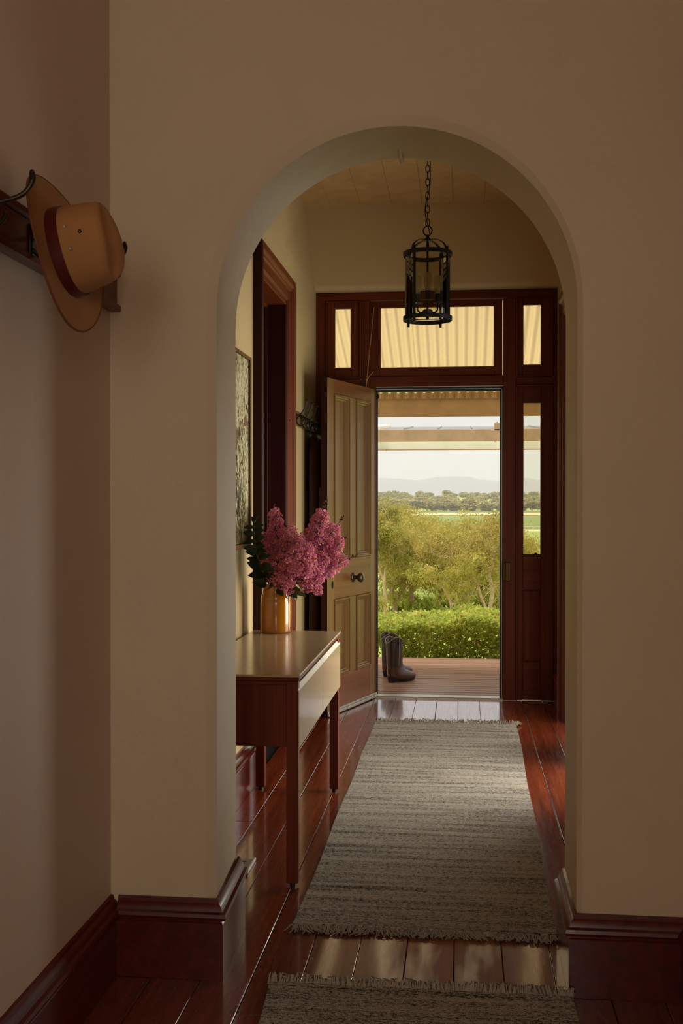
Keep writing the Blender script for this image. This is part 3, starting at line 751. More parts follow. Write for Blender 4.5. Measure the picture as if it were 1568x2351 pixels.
PAN = [((-.835, 4.95, 1.128), (-.853, 4.95, 1.318), .048, 'pink blossom spike standing tallest at the top left of the bunch'),
       ((-.726, 4.92, 1.061), (-.796, 4.92, 1.229), .092, 'broad pink blossom head filling the upper middle of the bunch'),
       ((-.835, 4.95, 1.057), (-.900, 4.95, 1.200), .070, 'pink blossom head on the left side beside the leafy sprig'),
       ((-.780, 4.93, 1.005), (-.870, 4.92, 1.029), .074, 'pink blossom head at the lower left over the jar rim'),
       ((-.690, 5.00, 1.126), (-.640, 5.00, 1.308), .066, 'pink blossom spike at the top right ending in dark seed buds'),
       ((-.653, 5.03, 1.135), (-.580, 5.03, 1.240), .070, 'pink blossom head at the right with a budding tip'),
       ((-.642, 5.02, 1.085), (-.545, 5.02, 1.175), .050, 'pink blossom spike reaching out to the right at mid height'),
       ((-.649, 5.00, 1.030), (-.533, 5.00, 1.087), .046, 'pink blossom spray reaching farthest right towards the door'),
       ((-.714, 4.95, .995), (-.630, 4.95, 1.020), .060, 'pink blossom head at the lower right above the drooping leaves'),
       ((-.690, 4.97, .992), (-.652, 4.97, .938), .036, 'small pink blossom cluster hanging lowest at the right'),
       ((-.740, 4.87, 1.065), (-.705, 4.87, 1.165), .098, 'largest pink blossom head facing the camera in the centre'),
       ((-.715, 4.985, 1.10), (-.700, 4.985, 1.215), .060, 'pink blossom head filling the dip between the two top spikes'),
       ((-.690, 4.94, 1.04), (-.615, 4.95, 1.10), .058, 'pink blossom head right of centre over the lower spray')]
for pi_, (b, t, r, lab) in enumerate(PAN):
    rr = random.Random(100 + pi_); b, t = Vector(b), Vector(t); root = thing('flower_branch', 'crepe myrtle branch: ' + lab, 'flowers', tuple(MOUTH), FB)
    ax = (t - b); L = ax.length; ax.normalize()
    m = MB(); base = Vector((vx + (b.x - vx) * .15, vy + (b.y - vy) * .2, vz + .05)); mo = MOUTH + Vector(((b.x - vx) * .28, (b.y - vy) * .3, -.005))
    if mo.x > vx + .045: mo.x = vx + .045
    m.tube([base, mo, (mo + b) / 2 + Vector((0, 0, .02)), b, t], [.0028, .0028, .0026, .0022, .001], 6)
    m.build('stem', STEMM, root, True)
    npos = []; need = int(26 + 4200 * r * (L + r * 1.2)); tries = 0
    while len(npos) < need and tries < need * 40:
        tries += 1; u = rr.uniform(-.25, 1.0); rad = r * (1.0 - .62 * max(0, u) ** 1.3) * (1 if u > 0 else .8)
        d = Vector((rr.gauss(0, 1), rr.gauss(0, 1), rr.gauss(0, 1))); d -= ax * d.dot(ax); d.normalize()
        q = b + ax * (L * u) + d * rad * (rr.uniform(.35, 1) ** .5)
        if all((q - p).length > .0145 for p, _ in npos): npos.append((q, (d + ax * max(0, u) * .9 + Vector((rr.uniform(-.4, .4), rr.uniform(-.4, .4), rr.uniform(-.1, .4)))).normalized()))
    tw = MB()
    for q, d in npos:
        s = rr.uniform(.9, 1.4); M = Matrix.Translation(q - MOUTH) @ d.to_track_quat('Z', 'Y').to_matrix().to_4x4() @ Matrix.Rotation(rr.uniform(0, 6), 4, 'Z') @ Matrix.Scale(s, 4)
        inst(protos[rr.randrange(4)], root, 'blossom', M)
        a = b + ax * max(-.1 * L, min(L, (q - b).dot(ax) * .7)); tw.tube([a, q], [.0009, .0006], 3)
    tw.build('twigs', STEMM, root)
    nb = {4: 9, 5: 7, 6: 4, 7: 6, 0: 4, 1: 3}.get(pi_, 2)
    tipd = Vector((ax.x + .15, ax.y, ax.z)).normalized() if pi_ in (4, 5, 6, 7) else ax
    btw = MB(); e = t + tipd * (.07 if nb > 5 else .018); btw.tube([t, e], [.0012, .0007], 4)
    for k in range(nb):
        q = t + (e - t) * rr.uniform(.2, 1.0) + Vector((rr.uniform(-.011, .011), rr.uniform(-.01, .01), rr.uniform(-.008, .012)))
        inst(budp, root, 'bud', Matrix.Translation(q - MOUTH) @ Matrix.Scale(rr.uniform(.7, 1.1), 4)); btw.tube([t + (e - t) * rr.uniform(.3, .9), q], .0006, 3)
    btw.build('bud_twig', BUDM, root)
# leaves around the mouth
LF = [((-.80, 4.95, .968), (.5, -.3, -.55), 0, 1.25), ((-.79, 4.95, .965), (.75, -.1, -.65), 2, 1.15), ((-.76, 4.97, .975), (.9, .1, .15), 2, .95), ((-.83, 4.93, .962), (.2, -.8, -.3), 0, 1.1),
      ((-.86, 4.93, .965), (-.25, -.8, .1), 0, 1.2), ((-.89, 4.95, .972), (-.7, -.5, .25), 1, 1.2), ((-.87, 4.93, .98), (-.1, -.6, .6), 0, 1.1), ((-.74, 4.98, .99), (.6, -.2, .5), 2, .9), ((-.70, 4.97, 1.0), (.7, -.3, .3), 2, .85), ((-.69, 4.97, 1.005), (.2, -.5, .7), 0, .8), ((-.82, 4.94, .965), (.4, -.7, .2), 0, 1.0), ((-.770, 4.93, .972), (.55, -.35, -.75), 2, 1.15), ((-.745, 4.94, .985), (.8, -.2, -.45), 2, 1.0)]
lroot = thing('flower_branch', 'short leafy crepe myrtle shoot drooping over the front rim of the jar', 'flowers', tuple(MOUTH), FB)
lm = MB(); lm.tube([(vx + .01, vy, vz + .05), (vx + .03, vy - .03, vz + .222), (-.78, 4.95, .985), (-.69, 4.97, 1.005)], [.003, .0028, .0022, .0012], 6)
for p, d, k, s in LF: lm.tube([(vx + .03, vy - .03, vz + .222), p], [.0016, .0012], 4)
lm.build('stem', STEMM, lroot, True)
for p, d, k, s in LF: inst(LEAFP[k], lroot, 'leaf', Matrix.Translation(Vector(p) - MOUTH) @ frame(d, 1.1 * (1 if R.random() < .5 else -1) + R.uniform(-.4, .4)) @ Matrix.Scale(s, 4))
g = thing('flower_branch', 'leafy crepe myrtle sprig without flowers rising on the left of the mustard jar', 'flowers', tuple(MOUTH), FB)
sp = [Vector(p) for p in ((vx - .01, vy, vz + .06), (vx - .030, vy - .02, vz + .225), (-.893, 4.93, 1.015), (-.905, 4.86, 1.07), (-.915, 4.82, 1.128), (-.917, 4.79, 1.186), (-.915, 4.77, 1.24), (-.908, 4.76, 1.268))]
m = MB(); m.tube(sp, [.0032, .003, .0028, .0026, .0023, .002, .0015, .0008], 6); m.build('stem', STEMM, g, True)
for k in range(18):
    u = 2 + 5.0 * k / 17.5; i = min(int(u), 6); p = sp[i].lerp(sp[i + 1], u - i); sd = -1 if k % 2 == 0 else 1
    d = (sd * .80, -.45 + R.uniform(-.2, .2), .18 + R.uniform(-.3, .35)); s = (1.1 - .022 * k) * (1.2 if k < 4 else 1)
    if k >= 16: d = (sd * .25, -.2, .9); s = .6
    inst(LEAFP[k % 2], g, 'leaf', Matrix.Translation(p - MOUTH) @ frame(d, 1.15 * (1 if sd > 0 else -1) + R.uniform(-.4, .4)) @ Matrix.Scale(s, 4))

# ================================================================== painting
pt = thing('framed_painting', 'tall abstract canvas flecked in grey, cream and black in a thin timber frame', 'painting', (-.98, 4.45, 1.58))
PZ0, PZ1, PY0, PY1 = 1.148, 2.018, 3.95, 4.955
MB().box(-.992, -.972, PY0 + .012, PY1 - .030, PZ0 + .02, PZ1 - .016).build('canvas', PAINT, pt)
PFR = wood('slim_oak_frame', '4d3412', '6e4d20', 'Z', .45)
for a in ((PY0, PY0 + .012, PZ0, PZ1), (PY1 - .028, PY1, PZ0, PZ1), (PY0 + .012, PY1 - .028, PZ0, PZ0 + .018), (PY0 + .012, PY1 - .028, PZ1 - .014, PZ1)):
    MB().bev(-.999, -.962, a[0], a[1], a[2], a[3], .002).build('frame_bar', PFR, pt)
PIG = plain('brown_pigment', '64411f', .8)
for P4 in ([(-.9714, 4.80, 1.690), (-.9714, 4.915, 1.705), (-.9714, 4.862, 1.755)], [(-.9714, 4.62, 1.60), (-.9714, 4.66, 1.575), (-.9714, 4.70, 1.655), (-.9714, 4.66, 1.68)]):
    MB().add(P4, [tuple(range(len(P4)))]).build('brown_patch', PIG, pt)

# ================================================================== hall hook rail
r2 = thing('hook_rail', 'moulded timber rail with five black iron hooks behind the open front door', 'coat rack', (-.985, 6.85, 1.85))
RW = wood('hook_rail_timber', '4a2e10', '7a5424', 'Y', .35, .2)
MB().bev(-.999, -.975, 6.14, 7.44, 1.815, 1.892, .003).build('backboard', RW, r2)
for z in (1.815, 1.886): MB().tube([(-.974, 6.14, z + .003), (-.974, 7.44, z + .003)], .006, 8).build('bead', RW, r2, True)
MB().loft([[(-.999, y, z) for y, z in ((7.40, 1.835), (7.46, 1.86), (7.485, 1.82), (7.47, 1.77), (7.43, 1.745), (7.42, 1.79))], [(-.965, y, z) for y, z in ((7.40, 1.835), (7.46, 1.86), (7.485, 1.82), (7.47, 1.77), (7.43, 1.745), (7.42, 1.79))]]).build('scroll_end', RW, r2)
HKY = (6.38, 6.60, 6.80, 7.00, 7.20)
for y in HKY:
    h = MB(); h.bev(-.975, -.968, y - .012, y + .012, 1.828, 1.880, .002)
    h.tube(smooth([(-.970, y, 1.868), (-.950, y, 1.872), (-.935, y, 1.885), (-.918, y, 1.915), (-.910, y, 1.942), (-.906, y, 1.956)], 3), smr([.0045, .0045, .0042, .004, .004, .004], 3), 7)
    h.bev(-.918, -.894, y - .012, y + .012, 1.953, 1.962, .003)
    h.tube([(-.942 + .027 * cos(a), y, 1.835 + .030 * sin(a)) for a in [k * pi / 8 for k in range(16)]], .0042, 6, closed=True)
    h.build('hook', IRON, r2, True)
# long oilskin coat on the last hooks
ct = thing('oilskin_coat', 'long dark brown coat hanging from the hall hook rail behind the open door', 'coat', (-.94, 7.14, 1.83))
def fold_ring(z, y0, y1, d, ph):
    pts = []; n = 40
    for k in range(n + 1):
        u = k / n; y = y0 + (y1 - y0) * u; pts.append((-.955 + d * (sin(pi * u) ** .35) + .010 * sin(u * 17 + ph) * min(1, (1.85 - z) * 3), y, z))
    for k in range(n, -1, -1):
        u = k / n; pts.append((-.966, y0 + (y1 - y0) * u, z))
    return pts
cm = MB(); cm.loft([fold_ring(1.80, 7.06, 7.22, .02, 0), fold_ring(1.77, 6.96, 7.34, .045, .2), fold_ring(1.66, 6.90, 7.40, .06, .4), fold_ring(1.2, 6.90, 7.41, .065, .7), fold_ring(.8, 6.89, 7.42, .07, 1.0), fold_ring(.42, 6.87, 7.43, .075, 1.2)])
cm.build('body', COATM, ct, True, angle=50)
sv = MB(); sv.tube([(-.90, 7.30, 1.74), (-.885, 7.33, 1.5), (-.885, 7.33, 1.25), (-.89, 7.32, 1.08)], [.045, .05, .045, .042], 12); sv.build('sleeve', COATD, ct, True)
cp = MB(); cp.loft([fold_ring(1.765, 7.0, 7.33, .062, .1), fold_ring(1.70, 6.94, 7.37, .075, .3), fold_ring(1.45, 6.935, 7.36, .085, .5)]); cp.build('cape', COATD, ct, True, angle=50)

# ================================================================== rail with hat in the front room
r1 = thing('hook_rail', 'dark red timber rail with large iron hooks on the left wall by the hat', 'coat rack', (-.985, 2.2, 1.95))
RW1 = wood('red_rail_timber', '4a160c', '76301a', 'Y', .36, .2)
MB().bev(-.999, -.978, 1.25, YA0, 1.895, 2.012, .003).build('backboard', RW1, r1)
for z in (1.904, 2.003): MB().bev(-.980, -.966, 1.25, YA0 - .001, z - .010, z + .010, .004).build('moulding', RW1, r1)
AGED = plain('aged_bronze', '2e2414', .4, .6)
for y in (2.10, 2.40, 2.705):
    h = MB(); h.bev(-.979, -.972, y - .013, y + .013, 1.905, 1.985, .003)
    h.tube(smooth([(-.975, y, 1.955), (-.950, y, 1.950), (-.915, y, 1.954), (-.880, y + .006, 1.966), (-.862, y + .01, 1.984), (-.856, y + .012, 2.004), (-.859, y + .012, 2.012)]), smr([.006, .0055, .005, .0052, .0058, .0065, .004]), 9)
    h.tube([(-.857 + .0, y + .012 + .0085 * cos(a), 2.007 + .0095 * sin(a)) for a in [k * pi / 6 for k in range(12)]], .0032, 6, closed=True)
    h.tube(smooth([(-.975, y, 1.928), (-.955, y, 1.912), (-.935, y + .002, 1.908), (-.918, y + .004, 1.914), (-.910, y + .005, 1.928), (-.911, y + .005, 1.936)]), smr([.005, .005, .0048, .0046, .0046, .004]), 8)
    h.build('hook', AGED, r1, True)

# the hat
ht = thing('felt_hat', 'tan felt broad-brimmed hat with a red-brown band hanging on the left wall rail', 'hat', (-.891, 2.378, 1.9125))
az, el = -.074, .234; nz = Vector((cos(el) * cos(az), cos(el) * sin(az), sin(el))); e1 = nz.cross(Vector((0, 1, 0))).normalized(); e1 = Vector((-nz.z, 0, nz.x)).normalized(); e2 = nz.cross(e1).normalized()
HM = Matrix((e1, e2, nz)).transposed().to_4x4()
def HP(x, y, z): return tuple(HM @ Vector((x, y, z)))
nn = 64; AX, AY = .099, .083
def brim_ring(s, z, e=0):
    out = []
    for k in range(nn):
        a = 2 * pi * k / nn; rx = AX + (.178 - AX) * s; ry = AY + (.172 - AY) * s
        zz = z + .014 * s * s * (sin(a) ** 2) - .008 * s * s * cos(a) ** 2
        out.append(HP(rx * cos(a), ry * sin(a), zz + e))
    return out
br = MB(); br.loft([brim_ring(0, 0), brim_ring(.3, 0), brim_ring(.6, 0), brim_ring(.85, 0), brim_ring(1, 0), brim_ring(1.0, -.003), brim_ring(.85, -.003), brim_ring(.6, -.003), brim_ring(.3, -.003), brim_ring(0, -.003)], False)
br.build('brim', FELT, ht, True, world=False, angle=60)
be = MB(); be.tube([Vector(brim_ring(1.0, -.0015)[k]) for k in range(nn)], .0028, 6, closed=True); be.build('brim_binding', FELTE, ht, True, world=False)
cr = MB(); rings = []
def crown(h, fx, fy, crease=0, pinch=0):
    out = []
    for k in range(nn):
        a = 2 * pi * k / nn; c, s = cos(a), sin(a)
        x = AX * fx * abs(c) ** .92 * (1 if c > 0 else -1); y = AY * fy * abs(s) ** .92 * (1 if s > 0 else -1)
        if pinch: y *= 1 - pinch * max(0, c) ** 2
        z = h - crease * (1 - min(1, abs(y) / (AY * .55))) + .008 * (h / .11) * abs(s) - .012 * (h / .11) * max(0, -c) ** 2
        out.append(HP(x, y, z))
    return out
rings = [crown(-.003, 1, 1), crown(.02, .995, .99), crown(.05, .965, .955, 0, .03), crown(.08, .93, .90, 0, .12), crown(.100, .90, .85, 0, .22), crown(.110, .86, .78, .0, .28), crown(.113, .80, .66, .004, .3), crown(.112, .70, .48, .016, .3), crown(.112, .6, .28, .026, .3), crown(.112, .5, .1, .030, .3)]
cr.loft(rings, True); cr.build('crown', FELT, ht, True, world=False, angle=70)
bd = MB(); bd.loft([crown(.001, 1.012, 1.014), crown(.001, 1.035, 1.04), crown(.026, 1.025, 1.028), crown(.026, 1.0, 1.0)], False); bd.build('hat_band', BAND, ht, True, world=False, angle=50)
# crown vents on the side that faces the camera (-Y)
for ea, eh in ((.030, .047), (.012, .076), (-.020, .049)):
    sy = -AY * math.sqrt(max(0, 1 - (ea / AX) ** 2)) * (.965 if eh < .06 else .915)
    p = Vector(HP(ea, sy if e2.y > 0 else -sy, eh)); nd = (HM @ Vector((0, -1 if e2.y > 0 else 1, .12))).normalized()
    q = nd.to_track_quat('Z', 'Y').to_matrix().to_4x4(); m = MB()
    m.tube([p + nd * .001 + (q @ Vector((.0032 * cos(a), .0032 * sin(a), 0))) for a in [k * pi / 6 for k in range(12)]], .0014, 5, closed=True)
    m.build('eyelet', SILVER if eh < .06 else IRON, ht, True, world=False)

# ================================================================== lantern
LX, LY = -.168, 5.45
ln = thing('pendant_lantern', 'black iron cylinder lantern with three frosted candle bulbs hanging on a chain in the hall', 'lamp', (LX, LY, 2.26))
def LP(x, y, z): return (LX + x, LY + y, z)
RR = .118
def band(r, z0, z1, th=.004): 
    m = MB(); m.lathe([(r, z0), (r + th, z0), (r + th, z1), (r, z1), (r, z0)], LP(0, 0, 0), 56); return m
band(RR, 2.575, 2.596).build('top_ring', IRON, ln, angle=40)
band(RR, 2.256, 2.277).build('bottom_ring', IRON, ln, angle=40)
gl = MB(); gl.lathe([(RR - .006, 2.268), (RR - .006, 2.585)], LP(0, 0, 0), 64); gl.build('glass_cylinder', LGLASS, ln, True)
for k in range(4):
    a = -pi / 2 - math.radians(32.6) + k * pi / 2; x, y = RR * cos(a), RR * sin(a)
    MB().tube([LP(x * .985, y * .985, 2.236), LP(x * .985, y * .985, 2.612)], .0062 if k else .0075, 8).build('upright', IRON, ln, True)
for k in range(4):
    a = -pi / 2 - math.radians(38) + k * pi / 2; d = Vector((cos(a), sin(a), 0)); pts = []; nm = []
    for i in range(11):
        t = i / 10 * pi / 2; pts.append(LP(d.x * (.018 + (RR - .018) * sin(t)), d.y * (.018 + (RR - .018) * sin(t)), 2.590 + .068 * cos(t))); nm.append((d.x * sin(t) * .6, d.y * sin(t) * .6, cos(t)) if i < 10 else (d.x, d.y, 0))
    nm = [Vector(q).normalized() for q in nm]
    MB().ribbon(pts, nm, .013, .003).build('dome_strap', IRON, ln)
cp2 = MB(); cp2.lathe([(0, 2.654), (.022, 2.654), (.023, 2.660), (.012, 2.667), (.008, 2.672), (.009, 2.680), (.006, 2.684), (0, 2.684)], LP(0, 0, 0), 24); cp2.build('cap', IRON, ln, True, angle=40)
rd2 = MB(); rd2.lathe([(0, 2.30), (.0055, 2.30), (.0055, 2.60), (.009, 2.605), (.006, 2.615), (.008, 2.63), (.005, 2.655), (0, 2.655)], LP(0, 0, 0), 14); rd2.build('centre_rod', IRON, ln, True)
hb = MB(); hb.lathe([(0, 2.292), (.024, 2.296), (.026, 2.304), (.020, 2.312), (0, 2.314)], LP(0, 0, 0), 24); hb.lathe([(0, 2.286), (.010, 2.286), (.010, 2.282), (.004, 2.280), (.0045, 2.278), (.0085, 2.270), (.006, 2.262), (0, 2.260)], LP(0, 0, 0), 16); hb.build('hub', IRON, ln, True, angle=40)
MB().bev(LX - RR, LX + RR, LY - .005, LY + .005, 2.262, 2.266, .001).build('cross_bar', IRON, ln)
for k in range(3):
    a = -pi / 2 + .05 + k * 2 * pi / 3; x, y = .058 * cos(a), .058 * sin(a)
    m = MB(); m.tube([LP(x * .25, y * .25, 2.303), LP(x * .7, y * .7, 2.300), LP(x, y, 2.315), LP(x, y, 2.345)], .0045, 8)
    arm = m.build('candle_arm', IRON, ln, True)
    m = MB(); m.lathe([(0, 2.345), (.022, 2.351), (.0235, 2.356), (.012, 2.352), (.0135, 2.354), (.0135, 2.402), (0, 2.402)], LP(x, y, 0), 20); m.build('candle_socket', IRON, arm, True, angle=40)
    m = MB(); m.lathe([(.0142, 2.396), (.0142, 2.404)], LP(x, y, 0), 20, True); m.build('socket_ring', SILVER, arm, True)
    m = MB(); m.lathe([(.012, 2.404), (.019, 2.418), (.020, 2.43), (.019, 2.478), (.015, 2.486), (0, 2.489)], LP(x, y, 0), 24); m.build('candle_bulb', BULB, arm, True)
lp = MB(); lp.tube([LP(.022 * cos(a), 0, 2.704 + .024 * sin(a)) for a in [k * pi / 12 for k in range(24)]], .0032, 8, closed=True); lp.build('hanging_ring', IRON, ln, True)
z = 2.725; k = 0
lk0 = None
while z < 3.36:
    def link(turn):
        m = MB(); pts = []
        for i in range(16):
            a = i * pi / 8; c, s = .0098 * cos(a), .0195 * sin(a); pts.append((c, 0, s) if not turn else (0, c, s))
        m.tube(pts, .0023, 6, closed=True); return m
    if k < 2:
        o = link(k % 2).build('chain_link', IRON, ln, True, world=False); o.location = (0, 0, z + .0195 - 2.26)
        lk0 = (lk0 or []) + [o]
    else:
        o = inst(lk0[k % 2], ln, 'chain_link'); o.location = (0, 0, z + .0195 - 2.26)
    z += .0335; k += 1
MB().lathe([(0, 3.352), (.02, 3.354), (.05, 3.370), (.055, 3.384), (0, 3.384)], LP(0, 0, 0), 24).build('ceiling_rose', IRON, ln, True, angle=40)
cb = MB(); pts = []
for i in range(24):
    u = i / 23; zz = 3.36 - u * .68; pts.append(LP(.013 * (1 if zz > 2.95 else cos((2.95 - zz) * 22)), -.004 if zz > 2.95 else .010 * sin((2.95 - zz) * 22), zz))
cb.tube(pts, .0026, 6); cb.build('power_cord', BLACKF, ln, True)

# ================================================================== floor register behind the arch
fv = thing('floor_register', 'flat grey metal floor register with a bright rim behind the left arch pier', 'vent', (-.84, 3.96, 0))
MB().bev(-.975, -.778, 3.885, 4.035, .001, .006, .001).build('plate', STEEL, fv)
rm = MB(); rm.bev(-.778, -.768, 3.875, 4.037, .001, .012, .002); rm.build('rim', plain('bright_rim', 'd8d6d0', .3, .5), fv)
MB().bev(-.975, -.768, 3.868, 3.880, .001, .012, .002).build('rim', BLACKF, fv)
for k in range(6): MB().box(-.96, -.80, 3.9 + k * .02, 3.908 + k * .02, .0058, .0068).build('slot', BLACKF, fv)

# ================================================================== verandah
ZD = -.03
dk = sempty('floor_deck', (0, 8.6, ZD), 'timber verandah deck outside the front door')
y = 7.60; k = 0
while y < 9.68:
    w = .088
    MB().bev(-2.6, 2.6, y + .005, y + w - .005, ZD - .024, ZD + R.uniform(-.001, .001), .003).build('deck_board', DECKM, dk); y += w
struct(MB().box(-2.6, 2.6, 7.62, 9.66, -.62, ZD - .03).build('deck_base', plain('deck_shadow', '1c130d', .9)))
# corrugated roof sheets
rf = sempty('roof_verandah', (0, 8.6, 2.6), 'corrugated translucent verandah roof')
def sheet(x0, x1):
    pitch = .076; n = int((x1 - x0) / pitch * 10) + 1; a = []; b = []
    for i in range(n + 1):
        x = x0 + (x1 - x0) * i / n; dz = .016 * sin(2 * pi * x / pitch); a.append((x, 7.62, 3.02 + dz)); b.append((x, 9.78, 2.245 + dz))
    m = MB(); m.loft([a, b], False, False); return m
for x0 in (-2.66, -1.9, -1.14, -.38, .38, 1.14, 1.9): sheet(x0, x0 + .762).build('roof_sheet', ROOFS, rf, True)
struct(MB().bev(-2.7, 2.7, 9.60, 9.66, 2.108, 2.285, .004).build('trim_4', BEAMM), 'caramel verandah beam above the steps')
es = MB(); n_ = 500
es.loft([[(-2.6 + 5.2 * i / n_, 9.575 + .013 * sin(2 * pi * (-2.6 + 5.2 * i / n_) / .076), z) for i in range(n_ + 1)] for z in (2.262, 2.30, 2.345)], False, False)
struct(es.build('trim_7', plain('brown_eave_metal', 'b5945f', .35, .3), None, True), 'scalloped metal eave strip above the verandah beam')
for x in (-2.55, 2.55): struct(MB().bev(x - .05, x + .05, 9.58, 9.68, ZD, 2.11, .005).build('trim_6', BEAMM), 'verandah post')

# shelter beyond the hedge
pg = thing('garden_pergola', 'caramel beam pergola with glass roof panels beyond the hedge', 'pergola', (0, 13.5, -.75))
MB().bev(-2.6, 2.6, 13.0, 13.06, 2.078, 2.222, .004).build('beam', BEAMM, pg)
MB().bev(-2.6, 2.6, 13.20, 13.22, 1.995, 2.10, .003).build('fascia', TWHITE, pg)
MB().bev(-2.6, 2.6, 13.18, 13.24, 1.985, 1.996, .002).build('fascia_edge', BEAMM, pg)
MB().bev(.385, .452, 13.0, 13.055, 2.2, 2.292, .003).build('bracket', BEAMM, pg)
MB().sphere((.42, 13.02, 2.295), .012, 1).build('bolt', IRON, pg)
for bx, bz in ((-.905, 1.988), (.405, 1.988), (.40, 2.076)): MB().sphere((bx, 13.01 if bz > 2.05 else 13.175, bz), .012, 1).build('bolt', BEAMM, pg)
GPAN = glass('roof_panel_glass', (.90, .92, .92, 1), rough=.1)
for k in range(12):
    x = -2.3 + k * .405
    m = MB(); m.box(x, x + .395, 13.09, 15.6, 2.225, 2.229)
    for v in range(len(m.v)): m.v[v] = (m.v[v][0], m.v[v][1], m.v[v][2] + (m.v[v][1] - 13.09) * .082)
    m.build('roof_panel', GPAN, pg)
    m = MB(); m.box(x - .008, x, 13.09, 15.6, 2.222, 2.24)
    for v in range(len(m.v)): m.v[v] = (m.v[v][0], m.v[v][1], m.v[v][2] + (m.v[v][1] - 13.09) * .082)
    m.build('glazing_bar', STEEL, pg)
m = MB(); m.loft([[(x, 15.58, 2.30), (x, 15.64, 2.30), (x, 15.64, 2.385), (x, 15.58, 2.385)] for x in (-2.5, 2.5)]); m.build('rear_beam', FASC, pg)
m = MB(); m.loft([[(-1.13, y, z) for y, z in ((13.02, 2.21), (13.02, 2.31), (15.6, 2.46), (15.6, 2.36))], [(-1.00, y, z) for y, z in ((13.02, 2.21), (13.02, 2.26), (15.6, 2.46), (15.6, 2.36))]]); m.build('rafter', FASC, pg)
for x in (-2.5, 2.5):
    MB().bev(x - .05, x + .05, 12.98, 13.08, -.80, 2.09, .005).build('post', BEAMM, pg); MB().bev(x - .05, x + .05, 15.55, 15.65, -1.1, 2.31, .005).build('post', BEAMM, pg)

# ================================================================== boots
def boot(name, label, loc, rot):
    t = thing(name, label, 'boot', loc, 'pair of cowboy boots on the deck'); N = 36
    def ring(z, xb, xf, w, toe=1.0, dz=None):
        pts = []
        for k in range(N):
            a = 2 * pi * k / N; c, s = cos(a), sin(a); cx_ = xb + (xf - xb) * .36
            x = cx_ + (xf - cx_) * c if c > 0 else cx_ + (cx_ - xb) * c
            yy = w * (1 if s > 0 else -1) * abs(s) ** (1.0 if c < 0 else toe)
            pts.append((x, yy, z + (dz(a) if dz else 0)))
        return pts
    lift = lambda up: (lambda a: up * max(0, cos(a)) ** 2)
    foot = [ring(.030, -.045, .205, .038, 1.3, lambda a: -.016 + .020 * (1 - cos(a)) / 2 + .006 * max(0, cos(a)) ** 3), ring(.040, -.052, .212, .044, 1.25, lambda a: -.010 + .012 * (1 - cos(a)) / 2 + .004 * max(0, cos(a))), ring(.052, -.055, .208, .046, 1.2, lambda a: -.004 * cos(a)), ring(.064, -.056, .190, .045, 1.15), ring(.078, -.056, .150, .043, 1.1), ring(.092, -.056, .115, .042), ring(.110, -.055, .092, .042), ring(.135, -.056, .082, .044)]
    m = MB(); m.loft(foot, False); m.build('foot', LEATHF, t, True, world=False)
    sc = lambda h: (lambda a: h * (.022 * abs(sin(a)) - .030 * max(0, cos(a)) ** 2 - .024 * max(0, -cos(a)) ** 2))
    sh = [ring(.120, -.058, .086, .046), ring(.150, -.059, .078, .047), ring(.190, -.060, .076, .050), ring(.235, -.061, .078, .053), ring(.275, -.064, .080, .055), ring(.305, -.066, .084, .057), ring(.325, -.066, .085, .057, 1, sc(1)), ring(.323, -.062, .081, .053, 1, sc(1)), ring(.27, -.058, .075, .049), ring(.15, -.05, .07, .042)]
    m = MB(); m.loft(sh, False); m.build('shaft', LEATH, t, True, world=False, angle=60)
    m = MB(); rim = ring(.326, -.0645, .0835, .0555, 1, sc(1)); m.tube(rim, .0022, 5, closed=True)
    m.tube([(-.061, 0, .30), (-.063, 0, .25), (-.0615, 0, .18), (-.060, 0, .12), (-.058, 0, .06)], .0024, 5)
    for s in (-1, 1): m.tube([(.010, s * .0575, .34), (.010, s * .0570, .31), (.011, s * .0545, .25), (.012, s * .0515, .19), (.012, s * .0485, .13)], .0018, 5)
    m.build('piping', PIPING, t, True, world=False)
    m = MB()
    for s in (-1, 1): m.tube([(.0, s * .058, .295), (.001, s * .0605, .335), (.010, s * .060, .347), (.019, s * .0605, .335), (.020, s * .058, .295)], .004, 6)
    m.build('pull_strap', LEATH, t, True, world=False)
    m = MB()
    for s in (-1, 1):
        for q in range(3): m.tube([(.045 - .012 * q, s * (.0485 + .004 * sin(i * .4)), .16 + .014 * i) if False else (.028 + .020 * sin(i * 1.1 + q), s * (.0512 + .0004 * i), .165 + .015 * i + .006 * q) for i in range(9)], .0011, 4)
    m.build('stitching', plain('tan_stitch', '6f5334', .6), t, True, world=False)['kind'] = 'stuff'
    m = MB(); sole = [ring(.012, .010, .202, .036, 1.3, lambda a: .006 * max(0, cos(a)) ** 2 + .012 * max(0, -cos(a))), ring(.020, .006, .210, .041, 1.3, lambda a: .006 * max(0, cos(a)) ** 2 + .012 * max(0, -cos(a)))]
    sole = [[(x, y, z - .012 + .0) for x, y, z in sole[0]], [(x, y, z) for x, y, z in sole[1]]]
    m.loft(sole); m.build('sole', SOLE, t, True, world=False, angle=40)
    m = MB(); m.loft([ring(0.0, -.046, .022, .026), ring(.018, -.050, .024, .030), ring(.044, -.056, .028, .036)]); m.build('heel', SOLE, t, True, world=False, angle=40)
    t.rotation_euler = (0, 0, rot); return t
boot('cowboy_boot', 'brown leather cowboy boot on the deck, the one nearer the doorway', (-.515, 8.36, ZD), math.radians(40))
boot('cowboy_boot', 'brown leather cowboy boot on the deck, mostly hidden behind its mate', (-.57, 8.63, ZD), math.radians(31))

